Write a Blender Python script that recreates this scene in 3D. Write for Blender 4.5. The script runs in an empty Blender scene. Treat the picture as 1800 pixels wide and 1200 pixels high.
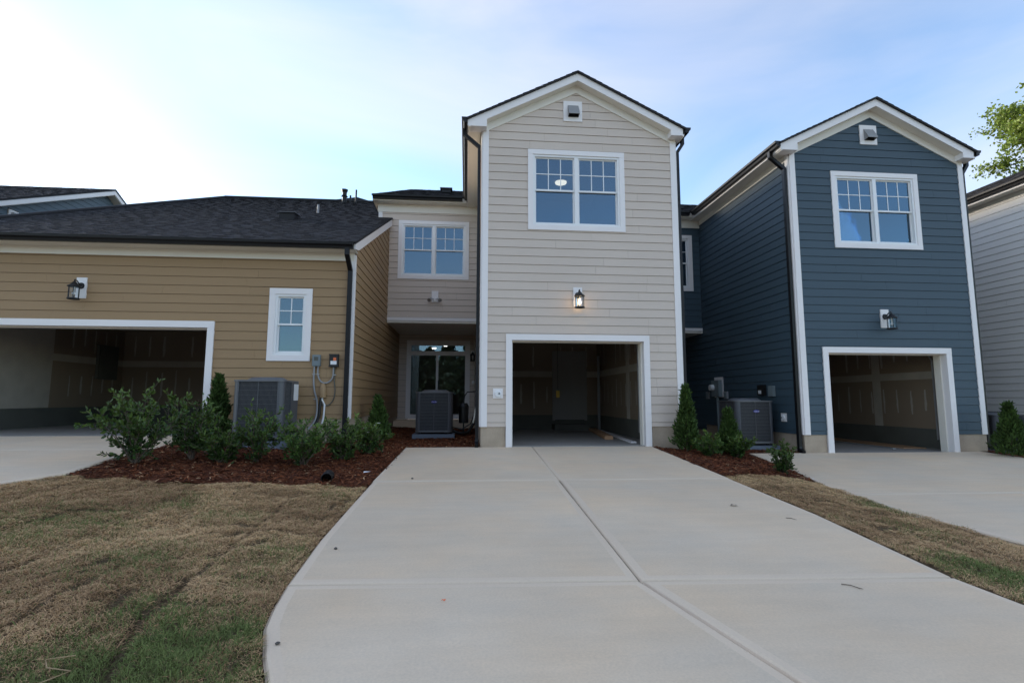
import bpy, bmesh, math, random
import numpy as np
from mathutils import Vector, Matrix

scene = bpy.context.scene
COL = scene.collection
rad = math.radians

# ------------------------------------------------------------------ camera
cam_d = bpy.data.cameras.new('camera'); cam = bpy.data.objects.new('camera', cam_d); COL.objects.link(cam)
CAM = Vector((-0.287, -10.3275, 0.9715)); YAW, PITCH, ROLL = -0.0874, 0.1094, 0.0021
fw = Vector((-math.sin(YAW)*math.cos(PITCH), math.cos(YAW)*math.cos(PITCH), math.sin(PITCH)))
rt = Vector((math.cos(YAW), math.sin(YAW), 0)); up = rt.cross(fw)
r2 = rt*math.cos(ROLL) + up*math.sin(ROLL); u2 = up*math.cos(ROLL) - rt*math.sin(ROLL)
mw = Matrix((r2, u2, -fw)).transposed().to_4x4(); mw.translation = CAM
cam.matrix_world = mw
cam_d.sensor_width = 36; cam_d.lens = 36*909.65/1800; cam_d.clip_start = 0.05; cam_d.clip_end = 3000
scene.camera = cam

CLX, CLY, CLZ = -2.44, -2.23, 17.49; CLOUD = 2.75
# ------------------------------------------------------------------ world, sun, exposure
SUN_AZ, SUN_EL = -54, 14          # degrees: azimuth from +Y towards +X
world = bpy.data.worlds.new('World'); scene.world = world; world.use_nodes = True
nt = world.node_tree; N = nt.nodes; Lk = nt.links
bg = N['Background']
sky = N.new('ShaderNodeTexSky'); sky.sky_type = 'NISHITA'; sky.sun_disc = False
sky.sun_elevation = rad(SUN_EL); sky.sun_rotation = rad(SUN_AZ)
sky.altitude = 100; sky.air_density = 1.0; sky.dust_density = 0.35; sky.ozone_density = 2.5
tc = N.new('ShaderNodeTexCoord'); mp = N.new('ShaderNodeMapping'); mp.inputs['Scale'].default_value = (1.2, 1.0, 3.6)
mp.inputs['Rotation'].default_value = (0.1, 0.35, 0.4); mp.inputs['Location'].default_value = (CLX, CLY, CLZ)
nz = N.new('ShaderNodeTexNoise'); nz.inputs['Scale'].default_value = 1.1; nz.inputs['Detail'].default_value = 8
nz.inputs['Roughness'].default_value = 0.5; nz.inputs['Distortion'].default_value = 0.6
rp = N.new('ShaderNodeValToRGB'); rp.color_ramp.elements[0].position = 0.316; rp.color_ramp.elements[1].position = 0.712
rp.color_ramp.elements[1].color = (0.58, 0.58, 0.58, 1)
mx = N.new('ShaderNodeMix'); mx.data_type = 'RGBA'
Lk.new(tc.outputs['Generated'], mp.inputs['Vector']); Lk.new(mp.outputs['Vector'], nz.inputs['Vector'])
Lk.new(nz.outputs['Fac'], rp.inputs['Fac']); Lk.new(rp.outputs['Color'], mx.inputs['Factor'])
Lk.new(sky.outputs['Color'], mx.inputs[6]); mx.inputs[7].default_value = (CLOUD*1.08, CLOUD*0.99, CLOUD*0.99, 1)
Lk.new(mx.outputs[2], bg.inputs['Color']); bg.inputs['Strength'].default_value = 0.10
sd = bpy.data.lights.new('sun', 'SUN'); sun = bpy.data.objects.new('sun', sd); COL.objects.link(sun)
sd.energy = 1.3; sd.angle = rad(10); sd.color = (1.0, 0.9, 0.76)
sv = Vector((math.sin(rad(SUN_AZ))*math.cos(rad(SUN_EL)), math.cos(rad(SUN_AZ))*math.cos(rad(SUN_EL)), math.sin(rad(SUN_EL))))
sun.rotation_euler = sv.to_track_quat('Z', 'Y').to_euler(); sun.location = sv*60
scene.view_settings.view_transform = 'Standard'; scene.view_settings.look = 'None'
scene.view_settings.exposure = 2.05; scene.view_settings.gamma = 1.0; scene.view_settings.use_curve_mapping = False
scene.render.engine = 'CYCLES'
scene.cycles.max_bounces = 8; scene.cycles.transparent_max_bounces = 16

# ------------------------------------------------------------------ materials
def mat(name, col, rough=0.6, metal=0.0, vary=0.0, noise=None, bump=None, spec=0.5, orand=0.0, attr=None, emit=None, tint=None):
    """noise=(scale xyz, amount, detail) colour mottling; bump=(scale xyz, strength, distance)"""
    m = bpy.data.materials.new(name); m.use_nodes = True
    t = m.node_tree; n = t.nodes; l = t.links; b = n['Principled BSDF']
    b.inputs['Base Color'].default_value = (*col, 1); b.inputs['Roughness'].default_value = rough
    b.inputs['Metallic'].default_value = metal; b.inputs['Specular IOR Level'].default_value = spec
    co = n.new('ShaderNodeTexCoord'); cur = None
    if attr:
        a = n.new('ShaderNodeAttribute'); a.attribute_name = attr; cur = a.outputs['Color']
    if tint:
        mpn = n.new('ShaderNodeMapping'); mpn.inputs['Scale'].default_value = tint[0]; l.new(co.outputs['Object'], mpn.inputs['Vector'])
        z = n.new('ShaderNodeTexNoise'); z.inputs['Scale'].default_value = 1; z.inputs['Detail'].default_value = 6; z.inputs['Roughness'].default_value = 0.6; l.new(mpn.outputs[0], z.inputs['Vector'])
        mr = n.new('ShaderNodeMapRange'); mr.inputs[1].default_value = 0.35; mr.inputs[2].default_value = 0.65; l.new(z.outputs['Fac'], mr.inputs[0])
        mxx = n.new('ShaderNodeMix'); mxx.data_type = 'RGBA'; mxx.inputs[6].default_value = (*col, 1); mxx.inputs[7].default_value = (*tint[1], 1); l.new(mr.outputs[0], mxx.inputs['Factor']); cur = mxx.outputs[2]
    def mulc(cur, fac):
        v = n.new('ShaderNodeVectorMath'); v.operation = 'SCALE'
        if cur is None: v.inputs[0].default_value = col
        else: l.new(cur, v.inputs[0])
        l.new(fac, v.inputs['Scale']); return v.outputs[0]
    for nn in (noise or []):
        sc, amt, det = nn
        mpn = n.new('ShaderNodeMapping'); mpn.inputs['Scale'].default_value = sc
        l.new(co.outputs['Object'], mpn.inputs['Vector'])
        z = n.new('ShaderNodeTexNoise'); z.inputs['Scale'].default_value = 1; z.inputs['Detail'].default_value = det
        l.new(mpn.outputs[0], z.inputs['Vector'])
        mr = n.new('ShaderNodeMapRange'); mr.inputs[1].default_value = 0.25; mr.inputs[2].default_value = 0.75
        mr.inputs[3].default_value = 1-amt; mr.inputs[4].default_value = 1+amt
        l.new(z.outputs['Fac'], mr.inputs[0]); cur = mulc(cur, mr.outputs[0])
    if orand:
        oi = n.new('ShaderNodeObjectInfo'); mr = n.new('ShaderNodeMapRange')
        mr.inputs[3].default_value = 1-orand; mr.inputs[4].default_value = 1+orand
        l.new(oi.outputs['Random'], mr.inputs[0]); cur = mulc(cur, mr.outputs[0])
    if cur is not None: l.new(cur, b.inputs['Base Color'])
    if bump:
        prev = None
        for sc, st, di in bump:
            mpn = n.new('ShaderNodeMapping'); mpn.inputs['Scale'].default_value = sc
            l.new(co.outputs['Object'], mpn.inputs['Vector'])
            z = n.new('ShaderNodeTexNoise'); z.inputs['Scale'].default_value = 1; z.inputs['Detail'].default_value = 5
            l.new(mpn.outputs[0], z.inputs['Vector'])
            bp = n.new('ShaderNodeBump'); bp.inputs['Strength'].default_value = st; bp.inputs['Distance'].default_value = di
            l.new(z.outputs['Fac'], bp.inputs['Height'])
            if prev is not None: l.new(prev, bp.inputs['Normal'])
            prev = bp.outputs[0]
        l.new(prev, b.inputs['Normal'])
    if emit:
        b.inputs['Emission Color'].default_value = (*emit[0], 1); b.inputs['Emission Strength'].default_value = emit[1]
    return m

def siding(name, c):
    return mat(name, c, 0.55, noise=[((0.5, 0.5, 1.3), 0.035, 3), ((7, 7, 60), 0.03, 4)], orand=0.014,
               bump=[((5, 5, 90), 0.25, 0.002)], spec=0.35)
M = {}
M['greige'] = siding('greige_siding', (0.61, 0.52, 0.44))
M['blue'] = siding('blue_siding', (0.048, 0.080, 0.104))
M['tan'] = siding('tan_siding', (0.325, 0.212, 0.108))
M['white_s'] = siding('white_siding', (0.80, 0.76, 0.70))
M['slate'] = siding('slate_siding', (0.10, 0.14, 0.17))
M['shade_backing'] = mat('shadowed_sheathing', (0.03, 0.028, 0.025), 0.9)  # near-black colour paints in the shade of the slots between boards
M['trim'] = mat('white_trim_paint', (0.82, 0.785, 0.765), 0.45, noise=[((1.2, 1.2, 0.7), 0.02, 3)], bump=[((14, 14, 50), 0.08, 0.001)])
M['vinyl'] = mat('white_vinyl', (0.80, 0.80, 0.79), 0.3)
M['cream'] = mat('cream_soffit_paint', (0.77, 0.725, 0.64), 0.5, noise=[((1.5, 1.5, 1.5), 0.03, 3)])
M['black'] = mat('black_aluminium', (0.006, 0.006, 0.007), 0.42, spec=0.3)
M['iron'] = mat('black_iron', (0.010, 0.010, 0.011), 0.5)
M['found'] = mat('foundation_concrete', (0.41, 0.33, 0.245), 0.85, noise=[((2.2, 2.2, 3), 0.22, 5), ((40, 40, 40), 0.08, 3)], bump=[((30, 30, 30), 0.3, 0.004)])
M['conc'] = mat('driveway_concrete', (0.72, 0.55, 0.37), 0.82, tint=((0.55, 0.75, 0.5), (0.66, 0.545, 0.405)), noise=[((0.32, 0.45, 0.5), 0.10, 5), ((1.5, 9, 1), 0.04, 5), ((3.1, 2.3, 1), 0.03, 6), ((70, 70, 70), 0.06, 2)],
                bump=[((6, 160, 1), 0.12, 0.002), ((0.8, 0.8, 0.8), 0.12, 0.01)], spec=0.3)
M['conc_edge'] = mat('trowelled_concrete', (0.70, 0.565, 0.415), 0.72, noise=[((0.6, 0.6, 0.5), 0.05, 4), ((70, 70, 70), 0.04, 2)], spec=0.35)
M['joint'] = mat('joint_dirt', (0.42, 0.34, 0.25), 0.95, noise=[((8, 8, 8), 0.2, 4)])
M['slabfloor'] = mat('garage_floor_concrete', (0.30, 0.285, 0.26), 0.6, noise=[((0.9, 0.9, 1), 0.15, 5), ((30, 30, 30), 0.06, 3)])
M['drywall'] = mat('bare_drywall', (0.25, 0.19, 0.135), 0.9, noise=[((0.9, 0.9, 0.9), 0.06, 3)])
M['mud'] = mat('joint_compound', (0.42, 0.375, 0.315), 0.9, noise=[((3, 3, 3), 0.10, 4)])
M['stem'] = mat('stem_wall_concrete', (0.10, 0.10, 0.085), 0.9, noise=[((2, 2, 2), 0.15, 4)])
M['room'] = mat('room_paint', (0.26, 0.25, 0.235), 0.8)
M['interior_door'] = mat('interior_door_paint', (0.27, 0.255, 0.235), 0.6)
M['roomfloor'] = mat('room_floor_wood', (0.22, 0.14, 0.08), 0.4)
M['deck'] = mat('roof_underlay', (0.012, 0.012, 0.013), 0.8)
M['shingle'] = mat('asphalt_shingle', (0.03, 0.03, 0.034), 0.95, attr='Col', noise=[((90, 90, 90), 0.35, 2)], bump=[((150, 150, 150), 0.5, 0.003)], spec=0.25)
M['pvc'] = mat('grey_pvc', (0.27, 0.275, 0.28), 0.45)
M['pvcw'] = mat('white_pvc', (0.74, 0.74, 0.73), 0.4)
M['greybox'] = mat('grey_enclosure', (0.17, 0.21, 0.22), 0.5)
M['acbody'] = mat('condenser_coil', (0.028, 0.030, 0.034), 0.7, noise=[((2, 2, 60), 0.15, 2)])
M['acgrey'] = mat('condenser_grey_paint', (0.125, 0.128, 0.135), 0.42)
M['acpost'] = mat('condenser_corner_paint', (0.085, 0.09, 0.10), 0.42)
M['acpad'] = mat('condenser_pad', (0.15, 0.18, 0.22), 0.8)
M['badge'] = mat('badge_blue', (0.02, 0.02, 0.28), 0.35)
M['sticker'] = mat('sticker_white', (0.75, 0.75, 0.75), 0.5)
M['orange'] = mat('sticker_orange', (0.75, 0.16, 0.05), 0.5)
M['yellow'] = mat('yellow_tag', (0.65, 0.42, 0.03), 0.5)
M['copper'] = mat('foil_insulation', (0.62, 0.58, 0.5), 0.35, metal=0.5)
M['lumber'] = mat('raw_pine', (0.45, 0.26, 0.14), 0.75, noise=[((4, 40, 40), 0.15, 4)])
M['cardboard'] = mat('cardboard', (0.36, 0.21, 0.11), 0.9, noise=[((2, 2, 2), 0.1, 3)])
M['mulch'] = mat('mulch_base', (0.10, 0.032, 0.014), 0.95, noise=[((14, 14, 14), 0.5, 6)], bump=[((40, 40, 40), 1.0, 0.03)], spec=0.2)
M['chips'] = mat('bark_chips', (0.1, 0.04, 0.02), 0.9, attr='Col', spec=0.2)
M['soil'] = mat('thatch_soil', (0.12, 0.085, 0.05), 0.95, noise=[((1.1, 1.1, 1.1), 0.25, 5), ((25, 25, 25), 0.35, 4)], bump=[((30, 30, 30), 0.9, 0.02)], spec=0.15)
M['blade'] = mat('turf_blades', (0.2, 0.15, 0.08), 0.8, attr='Col', spec=0.2)
M['bark'] = mat('bark', (0.10, 0.075, 0.055), 0.9, noise=[((9, 9, 3), 0.3, 5)])
M['stone'] = mat('dark_pebble', (0.09, 0.08, 0.07), 0.9)
M['straw'] = mat('dry_straw', (0.36, 0.25, 0.13), 0.8)
M['plastic'] = mat('black_corrugated_plastic', (0.008, 0.008, 0.008), 0.45)
M['paper'] = mat('white_scrap', (0.8, 0.8, 0.8), 0.8)
M['petal'] = mat('white_petal', (0.8, 0.8, 0.74), 0.6)
M['road'] = mat('asphalt_road', (0.05, 0.05, 0.05), 0.9, noise=[((30, 30, 30), 0.2, 3)])
M['lens'] = mat('lamp_lens', (0.7, 0.7, 0.68), 0.25)
M['chrome'] = mat('satin_metal', (0.4, 0.4, 0.4), 0.35, metal=0.7)

def leafmat(name, rough, trans, gloss=0.5):
    m = bpy.data.materials.new(name); m.use_nodes = True; t = m.node_tree; n = t.nodes; l = t.links
    b = n['Principled BSDF']; b.inputs['Roughness'].default_value = rough; b.inputs['Specular IOR Level'].default_value = gloss
    a = n.new('ShaderNodeAttribute'); a.attribute_name = 'Col'; l.new(a.outputs['Color'], b.inputs['Base Color'])
    tr = n.new('ShaderNodeBsdfTranslucent'); l.new(a.outputs['Color'], tr.inputs['Color'])
    mix = n.new('ShaderNodeMixShader'); mix.inputs[0].default_value = trans
    l.new(b.outputs[0], mix.inputs[1]); l.new(tr.outputs[0], mix.inputs[2]); l.new(mix.outputs[0], n['Material Output'].inputs['Surface'])
    return m
M['leaf'] = leafmat('glossy_leaf', 0.42, 0.18, 0.35)
M['conifer'] = leafmat('conifer_spray', 0.7, 0.15, 0.3)
M['treeleaf'] = leafmat('tree_leaf', 0.5, 0.4, 0.4)

def glassmat(name, ior, add, tint):
    m = bpy.data.materials.new(name); m.use_nodes = True; t = m.node_tree; n = t.nodes; l = t.links
    n.remove(n['Principled BSDF'])
    tr = n.new('ShaderNodeBsdfTransparent'); tr.inputs[0].default_value = (*tint, 1)
    g = n.new('ShaderNodeBsdfGlossy'); g.inputs['Roughness'].default_value = 0.0; g.inputs['Color'].default_value = (0.55, 0.80, 1, 1)
    fr = n.new('ShaderNodeFresnel'); fr.inputs['IOR'].default_value = ior
    ad = n.new('ShaderNodeMath'); ad.operation = 'ADD'; ad.inputs[1].default_value = add; ad.use_clamp = True
    co = n.new('ShaderNodeTexCoord'); z = n.new('ShaderNodeTexNoise'); z.inputs['Scale'].default_value = 1.6
    bp = n.new('ShaderNodeBump'); bp.inputs['Strength'].default_value = 0.04; bp.inputs['Distance'].default_value = 0.02
    l.new(co.outputs['Object'], z.inputs['Vector']); l.new(z.outputs['Fac'], bp.inputs['Height']); l.new(bp.outputs[0], g.inputs['Normal'])
    mix = n.new('ShaderNodeMixShader'); l.new(fr.outputs[0], ad.inputs[0]); l.new(ad.outputs[0], mix.inputs[0])
    l.new(tr.outputs[0], mix.inputs[1]); l.new(g.outputs[0], mix.inputs[2]); l.new(mix.outputs[0], n['Material Output'].inputs['Surface'])
    return m
M['glass'] = glassmat('window_glass', 1.5, 0.095, (0.5, 0.54, 0.57))
M['lampglass'] = glassmat('lantern_glass', 1.3, 0.0, (0.95, 0.95, 0.95))
def emitmat(name, c, s):
    m = bpy.data.materials.new(name); m.use_nodes = True; n = m.node_tree.nodes; n.remove(n['Principled BSDF'])
    e = n.new('ShaderNodeEmission'); e.inputs[0].default_value = (*c, 1); e.inputs[1].default_value = s
    m.node_tree.links.new(e.outputs[0], n['Material Output'].inputs['Surface']); return m
M['bulb'] = emitmat('lit_bulb', (1.0, 0.66, 0.34), 9)
M['disc'] = emitmat('lit_ceiling_light', (1.0, 0.84, 0.62), 0.9)
M['spot'] = emitmat('lit_downlight', (1.0, 0.9, 0.75), 5)
M['bulb_off'] = mat('unlit_bulb', (0.75, 0.74, 0.70), 0.3)

# ------------------------------------------------------------------ mesh helpers
class MB:
    def __init__(s): s.v = []; s.f = []; s.sm = []; s.mi = []; s.c = []
    def add(s, vs, fs, smooth=False, mi=0, col=None):
        o = len(s.v); s.v += [tuple(p) for p in vs]
        for f in fs: s.f.append([i+o for i in f]); s.sm.append(smooth); s.mi.append(mi); s.c.append(col)
        return s
    def box(s, a, b, mi=0):
        (x0, y0, z0), (x1, y1, z1) = [tuple(map(min, zip(a, b))), tuple(map(max, zip(a, b)))]
        return s.add([(x0,y0,z0),(x1,y0,z0),(x1,y1,z0),(x0,y1,z0),(x0,y0,z1),(x1,y0,z1),(x1,y1,z1),(x0,y1,z1)],
                     [(0,3,2,1),(4,5,6,7),(0,1,5,4),(1,2,6,5),(2,3,7,6),(3,0,4,7)], mi=mi)
    def prism(s, pts, off, mi=0):
        """closed prism: polygon pts (3D list) extruded by vector off"""
        n = len(pts); P = [Vector(p) for p in pts]; Q = [p+Vector(off) for p in P]
        nrm = Vector((0,0,0))
        for i in range(n): nrm += P[i].cross(P[(i+1) % n])
        flip = nrm.dot(Vector(off)) > 0
        a = list(range(n)); b = [i+n for i in a]
        fs = [a[::-1] if flip else a, b if flip else b[::-1]]
        for i in range(n):
            j = (i+1) % n; q = [i, j, j+n, i+n]; fs.append(q if flip else q[::-1])
        return s.add(P+Q, fs, mi=mi)
    def cyl(s, p0, p1, r0, r1=None, n=10, cap=True, mi=0, smooth=True):
        p0, p1 = Vector(p0), Vector(p1); r1 = r0 if r1 is None else r1
        d = (p1-p0).normalized(); a = d.orthogonal().normalized(); b = d.cross(a)
        vs = []
        for p, r in ((p0, r0), (p1, r1)):
            for k in range(n):
                t = 2*math.pi*k/n; vs.append(p+(a*math.cos(t)+b*math.sin(t))*r)
        s.add(vs, [(k, (k+1) % n, (k+1) % n+n, k+n) for k in range(n)], smooth, mi)
        if cap: s.add(vs, [tuple(range(n))[::-1], tuple(range(n, 2*n))], False, mi)
        return s
    def tube(s, pts, r, n=8, mi=0):
        pts = [Vector(p) for p in pts]; m = len(pts); vs = []; ref = None
        for i, p in enumerate(pts):
            d = (pts[min(i+1, m-1)]-pts[max(i-1, 0)]).normalized()
            a = d.orthogonal().normalized() if ref is None else (ref-d*ref.dot(d)).normalized(); ref = a; b = d.cross(a)
            rr = r[i] if isinstance(r, (list, tuple)) else r
            for k in range(n):
                t = 2*math.pi*k/n; vs.append(p+(a*math.cos(t)+b*math.sin(t))*rr)
        fs = [(i*n+k, i*n+(k+1) % n, (i+1)*n+(k+1) % n, (i+1)*n+k) for i in range(m-1) for k in range(n)]
        s.add(vs, fs, True, mi); s.add(vs, [tuple(range(n))[::-1], tuple(range((m-1)*n, m*n))], False, mi); return s
    def duct(s, pts, ax, w, h, mi=0):
        """rectangular tube along pts in a plane perpendicular to ax; w along ax, h in plane"""
        pts = [Vector(p) for p in pts]; ax = Vector(ax).normalized(); m = len(pts); vs = []
        for i, p in enumerate(pts):
            d0 = (pts[i]-pts[max(i-1, 0)]); d1 = (pts[min(i+1, m-1)]-pts[i])
            d0 = d1 if d0.length < 1e-6 else d0; d1 = d0 if d1.length < 1e-6 else d1
            d0.normalize(); d1.normalize(); d = (d0+d1).normalized(); sc = 1/max(0.5, d.dot(d0))
            n = ax.cross(d).normalized()
            for a, b in ((-1,-1),(1,-1),(1,1),(-1,1)): vs.append(p+ax*(a*w/2)+n*(b*h/2*sc))
        fs = [(i*4+k, i*4+(k+1) % 4, (i+1)*4+(k+1) % 4, (i+1)*4+k) for i in range(m-1) for k in range(4)]
        return s.add(vs, fs+[(3,2,1,0), tuple(range((m-1)*4, m*4))], mi=mi)
    def lathe(s, c, prof, n=16, mi=0):
        c = Vector(c); vs = []
        for r, z in prof:
            for k in range(n): t = 2*math.pi*k/n; vs.append(c+Vector((r*math.cos(t), r*math.sin(t), z)))
        m = len(prof)
        return s.add(vs, [(i*n+k, i*n+(k+1) % n, (i+1)*n+(k+1) % n, (i+1)*n+k) for i in range(m-1) for k in range(n)], True, mi)
    def build(s, name, mats, parent=None, kind=None):
        me = bpy.data.meshes.new(name); me.from_pydata(s.v, [], s.f)
        mats = mats if isinstance(mats, (list, tuple)) else [mats]
        for q in mats: me.materials.append(M[q] if isinstance(q, str) else q)
        me.polygons.foreach_set('use_smooth', s.sm); me.polygons.foreach_set('material_index', s.mi)
        if any(c is not None for c in s.c):
            at = me.color_attributes.new('Col', 'FLOAT_COLOR', 'CORNER'); arr = []
            for f, c in zip(s.f, s.c): arr += [*(c or (0.03, 0.03, 0.03)), 1.0]*len(f)
            at.data.foreach_set('color', arr)
        me.update()
        o = bpy.data.objects.new(name, me); COL.objects.link(o)
        if parent: o.parent = parent
        if kind: o['kind'] = kind
        return o

def npmesh(name, V, F, cols, m, parent=None, kind=None, smooth=False):
    """V (n,3), F (m,k) int arrays, cols (n,3) point colours"""
    me = bpy.data.meshes.new(name); V = np.asarray(V, np.float32); F = np.asarray(F, np.int32)
    me.vertices.add(len(V)); me.vertices.foreach_set('co', V.ravel())
    k = F.shape[1]; me.loops.add(F.size); me.loops.foreach_set('vertex_index', F.ravel())
    me.polygons.add(len(F)); me.polygons.foreach_set('loop_start', np.arange(0, F.size, k, dtype=np.int32))
    me.update(calc_edges=True)
    if smooth: me.polygons.foreach_set('use_smooth', np.ones(len(F), bool))
    if cols is not None:
        at = me.color_attributes.new('Col', 'FLOAT_COLOR', 'POINT')
        at.data.foreach_set('color', np.hstack([cols, np.ones((len(V), 1))]).astype(np.float32).ravel())
    me.materials.append(M[m] if isinstance(m, str) else m)
    o = bpy.data.objects.new(name, me); COL.objects.link(o)
    if parent: o.parent = parent
    if kind: o['kind'] = kind
    return o

def tag(o, label, cat, group=None):
    o['label'] = label; o['category'] = cat
    if group: o['group'] = group
    return o
def thing(name, label, cat, loc=(0,0,0), rz=0.0, group=None):
    o = bpy.data.objects.new(name, None); COL.objects.link(o); o.location = loc; o.rotation_euler = (0,0,rz)
    o.empty_display_size = 0.1
    return tag(o, label, cat, group)

def clip(poly, a, b, c):
    """keep a*x+b*y<=c"""
    out = []
    for i in range(len(poly)):
        p, q = poly[i], poly[(i+1) % len(poly)]
        dp, dq = a*p[0]+b*p[1]-c, a*q[0]+b*q[1]-c
        if dp <= 1e-9: out.append(p)
        if (dp < -1e-9 and dq > 1e-9) or (dp > 1e-9 and dq < -1e-9):
            t = dp/(dp-dq); out.append((p[0]+t*(q[0]-p[0]), p[1]+t*(q[1]-p[1])))
    return out
def clip_convex(poly, outline):
    n = len(outline)
    area = sum(outline[i][0]*outline[(i+1) % n][1]-outline[(i+1) % n][0]*outline[i][1] for i in range(n))
    o = outline if area > 0 else outline[::-1]
    for i in range(n):
        p, q = o[i], o[(i+1) % n]; a, b = q[1]-p[1], -(q[0]-p[0])
        poly = clip(poly, a, b, a*p[0]+b*p[1])
        if len(poly) < 3: return []
    return poly
def cells(rect, outline, holes):
    """rectangle minus holes, clipped to a convex outline -> list of convex polygons"""
    s0, z0, s1, z1 = rect
    ss = sorted({s0, s1, *[min(max(v, s0), s1) for h in holes for v in (h[0], h[2])]})
    out = []
    for a, b in zip(ss, ss[1:]):
        if b-a < 1e-6: continue
        sm = (a+b)/2; zz = sorted({z0, z1, *[min(max(v, z0), z1) for h in holes if h[0] < sm < h[2] for v in (h[1], h[3])]})
        for c, d in zip(zz, zz[1:]):
            if d-c < 1e-6: continue
            zm = (c+d)/2
            if any(h[0] < sm < h[2] and h[1] < zm < h[3] for h in holes): continue
            p = clip_convex([(a,c),(b,c),(b,d),(a,d)], outline)
            if len(p) >= 3: out.append(p)
    return out

class Fr:
    """wall frame: s along U, z up, d outwards along Nn"""
    def __init__(s, o, U, Nn): s.o, s.U, s.N = Vector(o), Vector(U), Vector(Nn)
    def __call__(s, a, z, d=0.0): return s.o+s.U*a+Vector((0,0,z))+s.N*d
    def box(s, mb, a0, z0, a1, z1, d0, d1, mi=0):
        P = [s(a0,z0,d0), s(a1,z0,d0), s(a1,z1,d0), s(a0,z1,d0)]
        mb.prism(P, s.N*(d1-d0), mi); return mb

EXPO = 0.1778
def board_wall(house, fr, outline, holes, line0, m, seed, boards=True, zmin=None, lead=3.66, name='wall'):
    """backing wall (with openings) and one object per lap-siding board"""
    rng = random.Random(seed)
    s0, s1 = min(p[0] for p in outline), max(p[0] for p in outline)
    z0, z1 = min(p[1] for p in outline), max(p[1] for p in outline)
    mb = MB()
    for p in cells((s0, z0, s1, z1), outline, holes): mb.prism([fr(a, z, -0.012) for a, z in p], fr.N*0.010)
    w = mb.build(name, 'shade_backing', house)
    if not boards: return w
    k0 = math.floor((z0-line0)/EXPO)
    k = k0
    while line0+k*EXPO < z1-1e-4:
        a, b = line0+k*EXPO, line0+(k+1)*EXPO
        lo, hi = max(a, z0), min(b, z1)
        k += 1
        if hi-lo < 0.01: continue
        # board joints along this course
        cuts = [s0]; x = s0+rng.uniform(0.5, lead)
        while x < s1-0.35:
            cuts.append(x); x += lead if s1-x > lead+0.3 else rng.uniform(0.9, 2.2)+0.6
        cuts.append(s1)
        for c0, c1 in zip(cuts, cuts[1:]):
            groups = []
            polys = cells((c0+(0.0015 if c0 > s0 else 0), lo, c1-(0.0015 if c1 < s1 else 0), hi-0.0055), outline, holes)  # added slot shows the dark backing as a lap shadow line
            # separate pieces that an opening divides
            for p in sorted(polys, key=lambda q: min(t[0] for t in q)):
                pa, pb = min(t[0] for t in p), max(t[0] for t in p)
                if groups and pa <= groups[-1][1]+1e-4: groups[-1][0].append(p); groups[-1][1] = max(groups[-1][1], pb)
                else: groups.append([[p], pb])
            for ps, _ in groups:
                bm = MB()
                for p in ps:
                    n = len(p)
                    fv = [fr(q[0], q[1], 0.008+0.013*(b-q[1])/EXPO) for q in p]; bv = [fr(q[0], q[1], 0.0) for q in p]
                    nr = Vector((0,0,0))
                    for i in range(n): nr += fv[i].cross(fv[(i+1) % n])
                    c = sum((v for v in fv), Vector())/n; nr = Vector((0,0,0))
                    for i in range(n): nr += (fv[i]-c).cross(fv[(i+1) % n]-c)
                    ok = nr.dot(fr.N) > 0; r = list(range(n))
                    fs = [r if ok else r[::-1]]
                    for i in range(n):
                        j = (i+1) % n; q = [i, i+n, j+n, j]; fs.append(q if ok else q[::-1])
                    bm.add(fv+bv, fs)
                bm.build('siding_board', m, w)
    return w

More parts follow.
